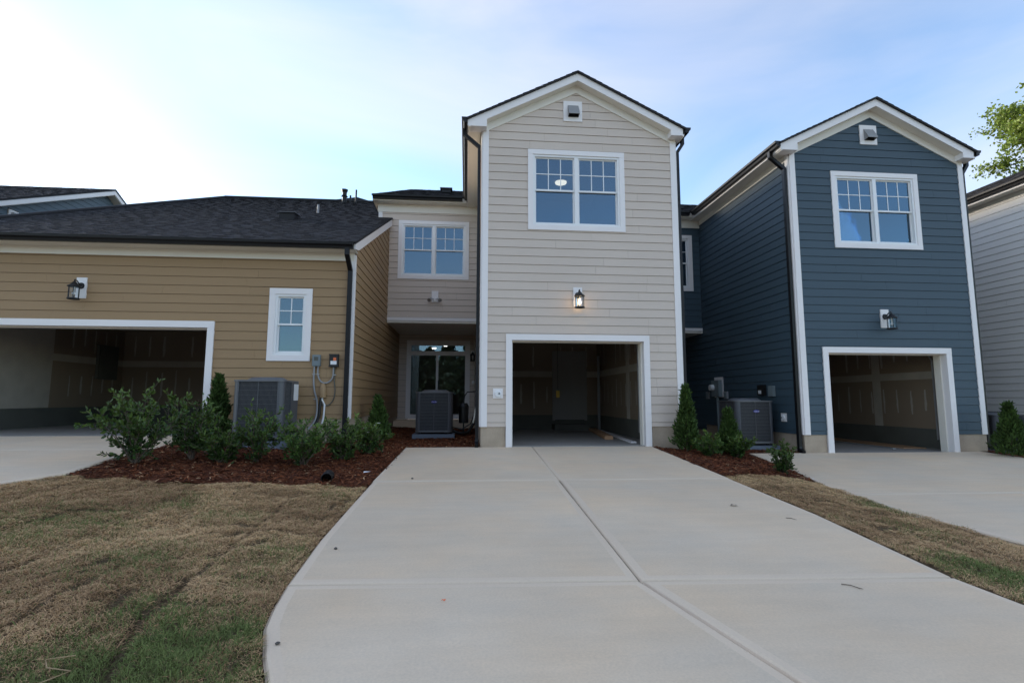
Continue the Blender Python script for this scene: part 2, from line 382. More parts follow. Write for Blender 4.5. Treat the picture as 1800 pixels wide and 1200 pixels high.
def window(house, fr, s0, z0, s1, z1, units=2, grid=(3, 2), light=None, cas=0.105, roomdepth=2.6, seed=0):
    """double-hung vinyl window with flat casing; (s0..z1) is the outer edge of the casing"""
    a0, a1, b0, b1 = s0+cas, s1-cas, z0+cas, z1-cas
    fw_ = 0.045
    mb = MB()                                           # outer vinyl frame
    fr.box(mb, a0, b0, a0+fw_, b1, -0.09, 0.02); fr.box(mb, a1-fw_, b0, a1, b1, -0.09, 0.02)
    fr.box(mb, a0+fw_, b1-fw_, a1-fw_, b1, -0.09, 0.018); fr.box(mb, a0+fw_, b0, a1-fw_, b0+fw_, -0.09, 0.018)
    w = mb.build('window', 'vinyl', house)
    for q in ((s0, z1-cas, s1, z1, 0.040), (s0, z0, s1, z0+cas, 0.040), (s0, z0+cas, s0+cas, z1-cas, 0.037), (s1-cas, z0+cas, s1, z1-cas, 0.037)):
        fr.box(MB(), *q[:4], 0.0, q[4]).build('casing', 'trim', w)
    mull = 0.085; iw = (a1-a0-2*fw_-(units-1)*mull)/units; zm = (b0+b1)/2
    for u in range(units):
        l = a0+fw_+u*(iw+mull); r = l+iw
        if u: fr.box(MB(), l-mull, b0+fw_, l, b1-fw_, -0.09, 0.014).build('mullion', 'vinyl', w)
        st = 0.028
        for (zb, zt, d) in ((zm-0.012, b1-fw_, -0.035), (b0+fw_, zm+0.018, -0.068)):
            sb = MB(); dd = 0.028
            fr.box(sb, l, zb, l+st, zt, d-dd/2, d+dd/2); fr.box(sb, r-st, zb, r, zt, d-dd/2, d+dd/2)
            fr.box(sb, l+st, zt-st, r-st, zt, d-dd/2, d+dd/2-0.002); fr.box(sb, l+st, zb, r-st, zb+st+0.008, d-dd/2, d+dd/2-0.002)
            sb.build('sash', 'vinyl', w)
            pl, pr_, pb, pt = l+st, r-st, zb+st+0.008, zt-st
            fr.box(MB(), pl, pb, pr_, pt, d-0.004, d).build('pane', 'glass', w)
            if d > -0.05:
                for i in range(1, grid[0]):
                    x = pl+(pr_-pl)*i/grid[0]; fr.box(MB(), x-0.009, pb, x+0.009, pt, d+0.001, d+0.007).build('muntin', 'vinyl', w)
                for i in range(1, grid[1]):
                    z = pb+(pt-pb)*i/grid[1]; fr.box(MB(), pl, z-0.009, pr_, z+0.009, d+0.001, d+0.0085).build('muntin', 'vinyl', w)
    # room behind
    room(house, fr, a0-0.25, b0-0.75, a1+0.25, b1+0.35, roomdepth, [light] if light else [], hole=(a0, b0, a1, b1))
    return (s0+0.04, z0+0.04, s1-0.04, z1-0.04)

def room(house, fr, s0, z0, s1, z1, dep, lights, hole):
    mb = MB(); d0 = -0.10; d1 = -dep
    A = lambda s, z, d: fr(s, z, d)
    mb.add([A(s0,z0,d1),A(s1,z0,d1),A(s1,z1,d1),A(s0,z1,d1)], [(0,1,2,3)])
    mb.add([A(s0,z0,d0),A(s0,z0,d1),A(s0,z1,d1),A(s0,z1,d0)], [(0,1,2,3)])
    mb.add([A(s1,z0,d0),A(s1,z0,d1),A(s1,z1,d1),A(s1,z1,d0)], [(0,1,2,3)])
    mb.add([A(s0,z1,d0),A(s1,z1,d0),A(s1,z1,d1),A(s0,z1,d1)], [(0,1,2,3)])
    mb.add([A(s0,z0,d0),A(s1,z0,d0),A(s1,z0,d1),A(s0,z0,d1)], [(0,1,2,3)], mi=1)
    for p in cells((s0, z0, s1, z1), [(s0,z0),(s1,z0),(s1,z1),(s0,z1)], [hole]): mb.add([A(a, z, d0) for a, z in p], [tuple(range(len(p)))])
    o = mb.build('room', ['room', 'roomfloor'], house)
    for (s, d, r) in lights:
        c = A(s, z1-0.001, d); l = MB(); l.cyl(c, c-Vector((0,0,0.035)), r, r*0.92, 24); l.build('ceiling_light', 'disc' if r > 0.1 else 'spot', o)
    return o

def shingles(parent, P0, U, V, polys, seed, expo=0.145, name='roof', tone=1.0, under=0.05):
    """roof plane: eave point P0, U along the eave, V up the slope; polys convex in (u,v)"""
    P0, U, V = Vector(P0), Vector(U).normalized(), Vector(V).normalized(); Nn = U.cross(V).normalized()
    if Nn.z < 0: Nn = -Nn
    dk = MB()
    for p in polys: dk.prism([P0+U*a+V*b-Nn*0.004 for a, b in p], -Nn*under)
    deck = dk.build(name, 'deck', parent)
    mb = MB(); vmax = max(b for p in polys for a, b in p); umin = min(a for p in polys for a, b in p); umax = max(a for p in polys for a, b in p)
    k = 0
    while k*expo < vmax:
        rng = random.Random(seed*1000+k); b0, b1 = k*expo, min((k+1)*expo, vmax); x = umin-rng.uniform(0, 0.3); tall = False
        while x < umax:
            w = rng.uniform(0.10, 0.30); tall = not tall
            base = rng.choice((0.016, 0.020, 0.025, 0.030, 0.022, 0.038)) * rng.uniform(0.85, 1.15)*tone
            c = (base*1.0, base*0.97, base*rng.uniform(1.0, 1.14))
            h = 0.010 if tall else 0.0055
            for p in polys:
                q = clip_convex([(x, b0), (x+w, b0), (x+w, b1), (x, b1)], p)
                if len(q) < 3: continue
                vs = [P0+U*a+V*b+Nn*(h*(1-(b-b0)/expo)+0.0015) for a, b in q]
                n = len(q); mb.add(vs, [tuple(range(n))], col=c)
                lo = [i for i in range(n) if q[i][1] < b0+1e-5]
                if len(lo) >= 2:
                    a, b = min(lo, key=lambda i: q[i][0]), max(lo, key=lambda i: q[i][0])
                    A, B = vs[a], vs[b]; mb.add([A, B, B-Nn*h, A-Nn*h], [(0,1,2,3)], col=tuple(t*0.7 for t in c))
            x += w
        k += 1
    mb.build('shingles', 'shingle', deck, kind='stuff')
    return deck

def gutter(parent, p0, p1, out, size=0.125):
    """K-profile gutter from p0 to p1 (top back edge), out = horizontal outward direction"""
    p0, p1, out = Vector(p0), Vector(p1), Vector(out); s = size; Z = Vector((0,0,1))
    t = 0.004
    prof = [(0,0),(0,-0.115),(0.075,-0.115),(0.085,-0.075),(0.120,-0.045),(0.125,0.0),(0.113,0.0),(0.109,-0.038),(0.075,-0.066),(0.068,-0.108),(0.006,-0.108),(0.006,0)]
    pts = [p0+out*a+Z*b for a, b in prof]; mb = MB(); n = len(pts); d = p1-p0
    mb.add(pts+[p+d for p in pts], [(i, (i+1) % n, (i+1) % n+n, i+n) for i in range(n)])
    ends = prof[:6]
    for q in (p0, p1-d.normalized()*0.003): mb.prism([q+out*a+Z*b for a, b in ends], d.normalized()*0.003)
    return mb.build('gutter', 'black', parent)

def straps(parent, x, y, zs, ax):
    mb = MB()
    for z in zs:
        if ax == 'x': mb.box((x-0.036, y-0.05, z), (x+0.036, y+0.05, z+0.03))
    return mb

# ------------------------------------------------------------------ ground heights
KX = [-40, -5.2, -1.55, 3.45, 5.2, 11, 12, 60]; KZ = [.26, .26, .02, .02, -.14, -.14, -.3, -.33]
def Hn(X, Y): return np.interp(X, KX, KZ)+.055*np.clip(Y, -14, 0)
def H(X, Y): return float(Hn(X, Y))
def vnoise(X, Y, sc, seed):
    """smooth value noise"""
    r = np.random.RandomState(seed).rand(256, 256); x = X*sc+500; y = Y*sc+500
    xi = np.floor(x).astype(int); yi = np.floor(y).astype(int); fx = x-xi; fy = y-yi
    fx = fx*fx*(3-2*fx); fy = fy*fy*(3-2*fy); g = lambda a, b: r[a % 256, b % 256]
    return (g(xi, yi)*(1-fx)+g(xi+1, yi)*fx)*(1-fy)+(g(xi, yi+1)*(1-fx)+g(xi+1, yi+1)*fx)*fy
def inpoly(X, Y, poly):
    ins = np.zeros(np.shape(X), bool); n = len(poly)
    for i in range(n):
        (x0, y0), (x1, y1) = poly[i], poly[(i+1) % n]
        c = ((y0 > Y) != (y1 > Y)) & (X < (x1-x0)*(Y-y0)/((y1-y0) or 1e-9)+x0); ins ^= c
    return ins

D_GREY = [(-1.45, 0.02), (-1.54, -3.05), (-1.57, -5.4), (-1.53, -6.4), (-1.50, -6.74), (-1.456, -7.0), (-1.344, -7.31), (-1.228, -7.57), (-0.95, -8.1), (-0.45, -8.9), (0.3, -9.9), (1.4, -11.2), (2.4, -12.4),
          (7.4, -12.4), (5.6, -10.4), (4.4, -8.9), (3.75, -7.9), (3.402, -7.05), (3.352, -6.6), (3.47, -4.95), (3.46, -3.05), (3.455, 0.02)]
D_TAN = [(-10.5, 0.1), (-10.4, -3.2), (-10.6, -12.4), (-5.9, -12.4), (-5.55, -5.0), (-5.36, -4.0), (-5.09, -3.5), (-5.245, -2.4), (-5.20, -1.2), (-5.15, 0.1)]
D_BLUE = [(5.5, 0.03), (5.35, -1.5), (5.08, -2.7), (4.99, -3.07), (4.98, -4.4), (5.2, -5.3), (5.7, -7.0), (8.9, -12.4), (15.5, -12.4), (12.0, -7.0), (11.0, -3.5), (10.75, 0.03)]
BED_L = [(-5.15, 0.1), (-5.20, -1.2), (-5.245, -2.4), (-5.09, -3.5), (-3.83, -3.60), (-2.54, -3.47), (-1.55, -3.36), (-1.54, -3.05), (-1.45, 0.03), (0.0, 0.03), (0.0, 7.2), (-2.56, 7.2), (-2.56, 0.1)]
BED_R = [(3.455, 0.0), (3.46, -2.85), (4.24, -2.60), (4.80, -2.3), (5.02, -2.7), (5.08, -2.7), (5.35, -1.5), (5.5, 0.03), (6.745, 0.03), (6.745, 7.2), (4.14, 7.2), (4.14, 0.0)]
BED_F = [(10.75, 0.03), (10.85, -1.6), (12.0, -1.9), (13.49, -1.9), (13.49, 7.2), (10.9, 7.2), (10.9, 0.03)]
SEAMS = [((-3.10, -6.5), (-2.95, -6.05)), ((-2.43, -6.95), (-2.44, -6.6)), ((-2.19, -6.85), (-2.2, -6.35)), ((-2.25, -5.95), (-2.04, -5.51)), ((-1.95, -7.7), (-2.13, -7.18)), ((-2.13, -7.18), (-2.18, -6.9)), ((-2.35, -5.55), (-2.33, -5.3)), ((-1.75, -4.6), (-1.72, -4.2)), ((-4.2, -4.9), (-3.6, -4.8))]
def seamdist(X, Y):
    d = np.full(np.shape(X), 9.0)
    wob = (vnoise(X, Y, 9, 5)-.5)*0.09
    for (x0, y0), (x1, y1) in SEAMS:
        dx, dy = x1-x0, y1-y0; t = np.clip(((X-x0)*dx+(Y-y0)*dy)/(dx*dx+dy*dy), 0, 1)
        d = np.minimum(d, np.hypot(X-x0-t*dx+wob, Y-y0-t*dy)+0.012*np.abs(t-.5)*2)
    return d
SW, SL = 0.61, 1.45
def sod(X, Y):
    """sod strips: distance to the nearest seam and a random number per piece"""
    Xw = X+(vnoise(X, Y, 2.5, 8)-.5)*0.10+0.04*Y; Yw = Y+(vnoise(X, Y, 2.5, 9)-.5)*0.10
    ix = np.floor(Xw/SW); off = (np.sin(ix*12.9898)*43758.5453) % 1; yy = Yw/SL+off; iy = np.floor(yy)
    r = (np.sin(ix*127.1+iy*311.7)*43758.5453) % 1; fx, fy = Xw/SW-ix, yy-iy
    dx = np.minimum(fx, 1-fx)*SW; dy = np.minimum(fy, 1-fy)*SL; open_ = vnoise(X, Y, 1.4, 10)
    return np.minimum(dx, dy)+0.03*np.clip(0.62-open_, 0, 1)*4, r
def lawnz(X, Y):
    z = Hn(X, Y)-0.018+(vnoise(X, Y, 1.3, 1)-.5)*0.045+(vnoise(X, Y, 5, 2)-.5)*0.045+(vnoise(X, Y, 13, 3)-.5)*0.024
    ds, rr = sod(X, Y); z = z-0.03*np.exp(-(ds/0.022)**2)+(rr-.5)*0.014
    return z-0.07*np.exp(-(seamdist(X, Y)/0.035)**2)

def inset(poly, d):
    n = len(poly); area = sum(poly[i][0]*poly[(i+1) % n][1]-poly[(i+1) % n][0]*poly[i][1] for i in range(n)); s = 1 if area > 0 else -1
    out = []
    for i in range(n):
        p, c, q = Vector(poly[i-1]), Vector(poly[i]), Vector(poly[(i+1) % n])
        e0, e1 = (c-p).normalized(), (q-c).normalized(); n0, n1 = Vector((-e0.y, e0.x))*s, Vector((-e1.y, e1.x))*s
        b = (n0+n1).normalized(); k = d/max(0.35, b.dot(n0)); out.append((c.x+b.x*k, c.y+b.y*k))
    return out
def build_ground():
    def axis(lo, hi, step, far):
        a = list(np.arange(lo, hi+1e-6, step)); g = step; l, h = lo, hi; L, R = [], []
        while l > -far: g *= 1.35; l -= g; L.append(l)
        g = step
        while h < far: g *= 1.35; h += g; R.append(h)
        return np.array(L[::-1]+a+R)
    xs, ys = axis(-7.5, 8, 0.055, 1500), axis(-9.5, 0.4, 0.055, 1500)
    X, Y = np.meshgrid(xs, ys); Z = lawnz(X, Y)
    for poly in (D_GREY, D_TAN, D_BLUE):
        Z = np.where(inpoly(X, Y, poly), Z-0.16, np.where(inpoly(X, Y, inset(poly, -0.05)), Z-0.05, Z))
    for poly in (BED_L, BED_R, BED_F): Z = np.where(inpoly(X, Y, poly), Z-0.03, Z)
    Z = np.where(Y > 0.1, np.minimum(Z, Hn(X, Y)-0.05), Z)
    Z = np.where((Y < -13), Z-0.02, Z)
    n, m = X.shape; idx = np.arange(n*m).reshape(n, m)
    F = np.stack([idx[:-1,:-1], idx[:-1,1:], idx[1:,1:], idx[1:,:-1]], -1).reshape(-1, 4)
    g = npmesh('ground', np.stack([X, Y, Z], -1).reshape(-1, 3), F, None, 'soil', smooth=True); g['kind'] = 'structure'
    r = MB().box((-200, -22, -0.80), (200, -12.6, -0.745)).build('road', 'road'); r['kind'] = 'structure'
build_ground()

def slab(parent, poly, zf, gap=0.008, band=0.075, thick=0.14, bev=0.022):
    p0 = inset(poly, gap); p1 = inset(poly, gap+bev*0.35); p2 = inset(poly, gap+bev); p3 = inset(poly, gap+band); n = len(poly); mb = MB()
    R = [[(x, y, zf(x, y)-thick) for x, y in p0], [(x, y, zf(x, y)-bev) for x, y in p0], [(x, y, zf(x, y)-bev*0.3) for x, y in p1], [(x, y, zf(x, y)) for x, y in p2], [(x, y, zf(x, y)) for x, y in p3]]
    area = sum(poly[i][0]*poly[(i+1) % n][1]-poly[(i+1) % n][0]*poly[i][1] for i in range(n))
    for k in range(4):
        fs = [(i, (i+1) % n, (i+1) % n+n, i+n) for i in range(n)]
        if area < 0: fs = [f[::-1] for f in fs]
        mb.add(R[k]+R[k+1], fs, mi=1 if band else 0, smooth=(k in (1, 2)))
    f = tuple(range(n)); mb.add(R[4], [f if area > 0 else f[::-1]], mi=0)
    return mb.build('slab', ['conc', 'conc_edge'], parent)
def drive(name, pieces, zf):
    o = bpy.data.objects.new(name, None); COL.objects.link(o); o['kind'] = 'structure'
    for p, kw in pieces:
        slab(o, p, zf, **kw); q = inset(p, -0.004); nn = len(q); MB().add([(x, y, zf(x, y)-0.024) for x, y in q], [tuple(range(nn))]).build('joint_bed', 'joint', o)
    return o
JT = [(1.022, 0.02), (1.012, -3.05), (0.99, -6.5)]
g0 = dict(); thin = dict(band=0.045, gap=0.003, bev=0.012)
gz = lambda x, y: 0.02+0.055*min(y, 0)
drive('driveway', [
    ([(-1.45, 0.02), (-1.54, -3.02), (1.012, -3.05), (1.022, 0.02)], thin),
    ([(1.022, 0.02), (1.012, -3.05), (3.46, -3.08), (3.455, 0.02)], thin),
    ([(-1.54, -3.02), (-1.56, -4.4), (-1.57, -5.4), (-1.53, -6.4), (0.99, -6.5), (1.012, -3.05)], g0),
    ([(1.012, -3.05), (0.99, -6.5), (3.352, -6.6), (3.47, -4.95), (3.46, -3.08)], g0),
    ([(-1.53, -6.4), (-1.50, -6.74), (-1.456, -7.0), (-1.344, -7.31), (-1.228, -7.57), (-0.95, -8.1), (-0.45, -8.9), (0.3, -9.9), (1.4, -11.2), (2.4, -12.4), (4.9, -12.4), (3.35, -10.9), (2.15, -9.3), (1.364, -7.77), (0.99, -6.5)], g0),
    ([(0.99, -6.5), (1.364, -7.77), (2.15, -9.3), (3.35, -10.9), (4.9, -12.4), (7.4, -12.4), (5.6, -10.4), (4.4, -8.9), (3.75, -7.9), (3.402, -7.05), (3.352, -6.6)], g0)], gz)
tz = lambda x, y: 0.26+0.055*min(y, 0)
drive('driveway', [
    ([(-10.5, 0.1), (-10.4, -1.6), (-7.85, -1.6), (-7.85, 0.1)], thin), ([(-7.85, 0.1), (-7.85, -1.6), (-5.21, -1.6), (-5.20, -1.2), (-5.15, 0.1)], thin),
    ([(-10.4, -1.6), (-10.4, -3.2), (-10.6, -12.4), (-7.85, -12.4), (-7.85, -1.6)], g0),
    ([(-7.85, -1.6), (-7.85, -12.4), (-5.9, -12.4), (-5.55, -5.0), (-5.36, -4.0), (-5.09, -3.5), (-5.245, -2.4), (-5.21, -1.6)], g0)], tz)
bz = lambda x, y: -0.14+0.055*min(y, 0)
drive('driveway', [
    ([(5.5, 0.03), (5.35, -1.5), (5.08, -2.7), (4.99, -3.07), (4.985, -3.45), (11.0, -3.5), (10.75, 0.03)], thin),
    ([(4.985, -3.45), (4.98, -4.4), (5.2, -5.3), (5.7, -7.0), (8.9, -12.4), (15.5, -12.4), (12.0, -7.0), (11.0, -3.5)], g0)], bz)

# ------------------------------------------------------------------ garage interior shared by the houses
def garage_interior(house, x0, x1, y0, y1, zf, zc, hole, stem, mudwalls=True, jog=None):
    """drywalled room; hole = door opening (x0,x1,ztop) in the front wall"""
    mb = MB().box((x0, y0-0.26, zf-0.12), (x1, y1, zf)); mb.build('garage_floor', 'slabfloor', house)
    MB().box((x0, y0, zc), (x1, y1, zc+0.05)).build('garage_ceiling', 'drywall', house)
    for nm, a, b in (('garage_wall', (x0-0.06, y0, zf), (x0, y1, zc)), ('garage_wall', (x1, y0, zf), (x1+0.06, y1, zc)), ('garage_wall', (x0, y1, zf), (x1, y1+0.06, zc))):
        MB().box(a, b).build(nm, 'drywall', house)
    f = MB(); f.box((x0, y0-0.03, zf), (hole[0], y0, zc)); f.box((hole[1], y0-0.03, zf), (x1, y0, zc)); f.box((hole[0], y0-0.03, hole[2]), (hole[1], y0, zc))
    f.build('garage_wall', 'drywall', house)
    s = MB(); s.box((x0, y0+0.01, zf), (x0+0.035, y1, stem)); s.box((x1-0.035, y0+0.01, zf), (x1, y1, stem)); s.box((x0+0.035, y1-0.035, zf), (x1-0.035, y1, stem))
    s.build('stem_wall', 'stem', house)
    # taped joints: irregular tapered smears of compound
    j = MB(); rng = random.Random(int(x0*100)); zt = stem+1.25
    def smear(fp, c, za, zb):
        w = rng.uniform(0.018, 0.036); n = 6; L, R = [], []
        for k in range(n+1):
            u = k/n; ww = w*(0.45+0.55*math.sin(math.pi*min(1, max(0, 0.12+u*0.8))))*rng.uniform(0.8, 1.2); o = rng.uniform(-.006, .006); zz = za+(zb-za)*u
            L.append(fp(c+o-ww, zz)); R.append(fp(c+o+ww, zz))
        j.add(L+R, [(k, k+1, n+2+k, n+1+k) for k in range(n)])
    for yy in np.arange(y0+0.35, y1-0.1, 0.41):
        for xx in (x0+0.003, x1-0.003):
            if rng.random() < 0.9: smear(lambda a_, z_: (xx, a_, z_), yy+rng.uniform(-.02, .02), stem+0.28+rng.uniform(-.10, .14), zt-0.30+rng.uniform(-.14, .12))
            if rng.random() < 0.75: smear(lambda a_, z_: (xx, a_, z_), yy+rng.uniform(-.02, .02), zt+0.22+rng.uniform(-.05, .15), zc-0.15)
    for xx in np.arange(x0+0.3, x1-0.1, 0.41):
        if rng.random() < 0.9: smear(lambda a_, z_: (a_, y1-0.003, z_), xx+rng.uniform(-.02, .02), stem+0.28+rng.uniform(-.10, .14), zt-0.30+rng.uniform(-.14, .12))
        if rng.random() < 0.7: smear(lambda a_, z_: (a_, y1-0.003, z_), xx+rng.uniform(-.02, .02), zt+0.22, zc-0.15)
    j.box((x0, y0, zt-0.09), (x0+0.0045, y1, zt+0.09)); j.box((x1-0.0045, y0, zt-0.09), (x1, y1, zt+0.09)); j.box((x0, y1-0.0045, zt-0.09), (x1, y1, zt+0.09))
    for yy in (y0+2.2, ):
        j.box((x1-0.0055, yy-0.13, stem), (x1, yy+0.13, zc-0.01)); j.box((x0, yy-0.13, stem), (x0+0.0055, yy+0.13, zc-0.01))
    j.build('joint_compound', 'mud', house)

def overhead_door(house, x0, x1, y, z, depth=2.2):
    """sectional door run back under the ceiling, tilted along its tracks"""
    n = 4; up_ = 0.36
    mb = MB(); mb.box((x0, y-0.02, z-0.012), (x1, y+0.02, z+0.05)); d = mb.build('overhead_door', 'cream', house)
    for k in range(n):
        a0, a1 = k/n, (k+1)/n; p = [(x0, y+0.022+depth*a0, z+up_*a0), (x0, y+0.018+depth*a1, z+up_*a1), (x0, y+0.018+depth*a1, z+up_*a1+0.045), (x0, y+0.022+depth*a0, z+up_*a0+0.045)]
        MB().prism(p, (x1-x0, 0, 0)).build('door_section', 'trim', d)
    for x in (x0-0.03, x1+0.03):
        MB().duct([(x, y-0.10, z-1.9), (x, y-0.10, z-0.15), (x, y, z+0.02), (x, y+depth, z+up_)], (1, 0, 0), 0.03, 0.03).build('track', 'chrome', d)
    return d

def door_trim(house, fr, s0, s1, z0, z1, cw, jd=0.27):
    """white garage casing and jamb: (s0,s1,z1) is the clear opening"""
    t = MB(); fr.box(t, s0-cw, z1, s1+cw, z1+cw, 0.0, 0.045); c = t.build('garage_casing', 'trim', house)
    fr.box(MB(), s0-cw, z0, s0, z1, 0.0, 0.042).build('side_casing', 'trim', c); fr.box(MB(), s1, z0, s1+cw, z1, 0.0, 0.042).build('side_casing', 'trim', c)
    j = MB(); fr.box(j, s0-0.02, z0, s0, z1, -jd, -0.001); fr.box(j, s1, z0, s1+0.02, z1, -jd, -0.001); fr.box(j, s0-0.02, z1, s1+0.02, z1+0.02, -jd, -0.001)
    j.build('jamb', 'trim', c)
    p = MB(); fr.box(p, s0, z0, s0+0.022, z1-0.022, -jd, -0.11); fr.box(p, s1-0.022, z0, s1, z1-0.022, -jd, -0.11); fr.box(p, s0, z1-0.022, s1, z1, -jd, -0.11)
    p.build('stop_moulding', 'cream', c)

def downspout(house, pts, ax, z_straps=(), foot=None):
    mb = MB().duct(pts, ax, 0.085, 0.062)
    d = mb.build('downspout', 'black', house)
    return d

# ------------------------------------------------------------------ two-storey house with a front gable over its garage
def tower_house(label, origin, sm, seed, ceiling_light=False, front=True):
    h = thing('townhouse', label, 'house', origin)
    W, XC, Yb, Yp = 4.14, 1.98, 4.44, 7.2
    ZS = 0.413; L0 = 0.5019; SOF = 6.54; AP = 7.645; S = 0.5
    f = Fr((0,0,0), (1,0,0), (0,-1,0))
    wsof = lambda x: AP-S*abs(x-XC)
    outline = [(0.10, ZS), (W-0.10, ZS), (W-0.10, wsof(W-0.1)-0.05), (XC, AP-0.05), (0.10, wsof(0.1)-0.05)]
    holes = [(0.55, -1, 3.395, 2.2)]
    wh = window(h, f, 0.944, 4.437, 3.004, 6.176, light=(2.04, -2.13, 0.15) if ceiling_light else None, roomdepth=3.4)
    holes.append(wh); holes.append((1.73, 6.86, 2.085, 7.255))
    board_wall(h, f, outline, holes, L0, sm, seed)
    # corner boards
    for a, b in ((0.0, 0.122), (4.024, W)):
        mb = MB(); f.box(mb, a, ZS, b, 6.6, -0.02, 0.032); mb.build('corner_board', 'trim', h)
    MB().box((-0.030, 0.0, ZS), (-0.001, 0.10, 6.53)).build('corner_board', 'trim', h)
    MB().box((W+0.001, 0.0, ZS), (W+0.030, 0.10, 6.53)).build('corner_board', 'trim', h)
    # foundation
    fo = MB(); f.box(fo, 0.0, -0.6, 0.492, ZS, -0.25, -0.004); f.box(fo, 3.45, -0.6, W, ZS, -0.25, -0.004)
    fo.box((0.006, 0.25, -0.6), (0.2, 7.1, ZS)); fo.box((W-0.2, 0.25, -0.6), (W-0.006, 7.1, ZS)); fo.build('foundation', 'found', h)
    # rake frieze on the wall, soffit, rake boards and eave boxes
    for sgn, xe, xw in ((-1, -0.30, 0.0), (1, 4.26, W)):
        n = MB(); pts = [(XC, AP), (xw+0*sgn, wsof(xw)), (xw, wsof(xw)-0.165), (XC, AP-0.165)]
        n.prism([f(a, z, 0.0) for a, z in pts], (0, -0.034, 0)); n.build('rake_frieze', 'cream', h)
        sf = MB(); pts = [(XC, AP), (xe, wsof(xe)), (xe, wsof(xe)+0.02), (XC, AP+0.02)]
        sf.prism([f(a, z, 0.205) for a, z in pts], (0, 0.25, 0)); sf.build('rake_soffit', 'cream', h)
        rk = MB(); pts = [(XC, AP-0.005), (xe, wsof(xe)-0.005), (xe, wsof(xe)+0.175), (XC, AP+0.185)]
        rk.prism([f(a, z, 0.206) for a, z in pts], (0, -0.024, 0)); rk.build('rake_board', 'trim', h)
        xi = 0.07 if sgn < 0 else 3.975
        bx = MB(); zt = wsof(xi)+0.02; pts = [(xi, SOF-0.02), (xe, SOF-0.02), (xe, wsof(xe)+0.04), (xi, zt)]
        bx.prism([f(a, z, 0.235) for a, z in pts], (0, 0.26, 0)); bx.build('eave_return', 'trim', h)
        so = MB().box((xe, 0.026, SOF), (xw, Yb-0.001, SOF+0.02)); so.build('eave_soffit', 'cream', h)
        MB().box((xe-0.001, -0.23, SOF-0.012), (xe-0.022, Yb, 6.68)).build('fascia', 'trim', h)
        gx = xe-0.023 if sgn < 0 else xe+0.023
        gutter(h, (gx, -0.25, 6.70), (gx, Yb-0.42, 6.70), (sgn, 0, 0))
        # side frieze under the soffit
        if sgn < 0: MB().box((-0.030, 0.10, 6.40), (-0.001, Yb-0.05, SOF)).build('frieze', 'cream', h)
        # roof slope
        e = xe-0.05 if sgn < 0 else xe+0.05; hw = abs(e-XC); ln = hw/math.cos(math.atan(S))
        zt = AP+0.185
        shingles(h, (e, -0.275, zt+0.008-S*hw), (0, 1, 0), (-sgn, 0, S), [[(0, 0), (7.0, 0), (7.0, ln), (0, ln)]], seed+3+sgn, under=0.03)
        # downspout with offset elbows
        if sgn < 0: downspout(h, [(-0.385, 0.07, 6.60), (-0.385, 0.07, 6.48), (-0.075, 0.07, 6.22), (-0.075, 0.07, 0.16)], (0, 1, 0)); MB().duct([(-0.075, 0.07, 0.17), (-0.075, 0.06, 0.10), (-0.075, -0.06, 0.045)], (1, 0, 0), 0.07, 0.085).build('downspout_elbow', 'black', h)
        else: downspout(h, [(4.345, 0.07, 6.60), (4.345, 0.07, 6.48), (4.215, 0.07, 6.28), (4.215, 0.07, 0.14)], (0, 1, 0))
    # gable vent
    v = MB(); f.box(v, 1.705, 6.832, 2.109, 7.284, 0.0, 0.036); vb = v.build('gable_vent', 'trim', h)
    hd = MB(); a, b, z0, z1 = 1.80, 2.03, 6.925, 7.19
    hd.prism([f(a, z1, 0.036), f(a, z0+0.05, 0.16), f(a, z0+0.02, 0.16), f(a, z0+0.02, 0.15), f(a, z1-0.02, 0.036)], (b-a, 0, 0))
    hd.prism([f(a, z1-0.01, 0.036), f(a, z0+0.02, 0.155), f(a, z0, 0.036)], (0.006, 0, 0)); hd.prism([f(b-0.006, z1-0.01, 0.036), f(b-0.006, z0+0.02, 0.155), f(b-0.006, z0, 0.036)], (0.006, 0, 0))
    hd.build('vent_hood', 'pvc', vb); q = MB(); f.box(q, a+0.01, z0, b-0.01, z0+0.1, 0.036, 0.05); q.build('vent_throat', 'iron', vb)
    # garage
    door_trim(h, f, 0.617, 3.33, 0.02, 2.137, 0.122)
    garage_interior(h, 0.26, 3.78, 0.285, 5.6, 0.03, 2.72, (0.617, 3.33, 2.137), 0.47)
    overhead_door(h, 0.66, 3.29, 0.42, 2.17)
    dr = MB().box((2.44, 5.54, 0.33), (3.36, 5.57, 2.36)); dd = dr.build('door', 'interior_door', h)
    MB().box((2.36, 5.55, 0.30), (2.44, 5.592, 2.44)).build('door_casing', 'interior_door', dd); MB().box((3.36, 5.55, 0.30), (3.44, 5.592, 2.44)).build('door_casing', 'interior_door', dd); MB().box((2.44, 5.55, 2.36), (3.36, 5.592, 2.44)).build('door_casing', 'interior_door', dd)
    for (a, b, c, d) in ((2.54, 0.48, 2.86, 1.05), (2.94, 0.48, 3.26, 1.05), (2.54, 1.2, 2.86, 2.2), (2.94, 1.2, 3.26, 2.2)):
        MB().box((a, 5.525, b), (c, 5.54, d)).build('door_panel', 'interior_door', dd)
    k = MB(); k.cyl((2.52, 5.54, 1.2), (2.52, 5.47, 1.2), 0.03); k.build('door_knob', 'iron', dd)
    MB().box((2.35, 5.10, 0.03), (3.45, 5.56, 0.20)).build('step', 'stem', h)
    # side walls
    fl = Fr((0,0,0), (0,1,0), (-1,0,0))
    board_wall(h, fl, [(0.10, ZS), (Yb, ZS), (Yb, SOF-0.02), (0.10, SOF-0.02)], [], L0, sm, seed+11)
    board_wall(h, fl, [(Yb, ZS-0.16), (Yp, ZS-0.16), (Yp, 3.158), (Yb, 3.158)], [], L0, sm, seed+12)
    frr = Fr((W,0,0), (0,1,0), (1,0,0))
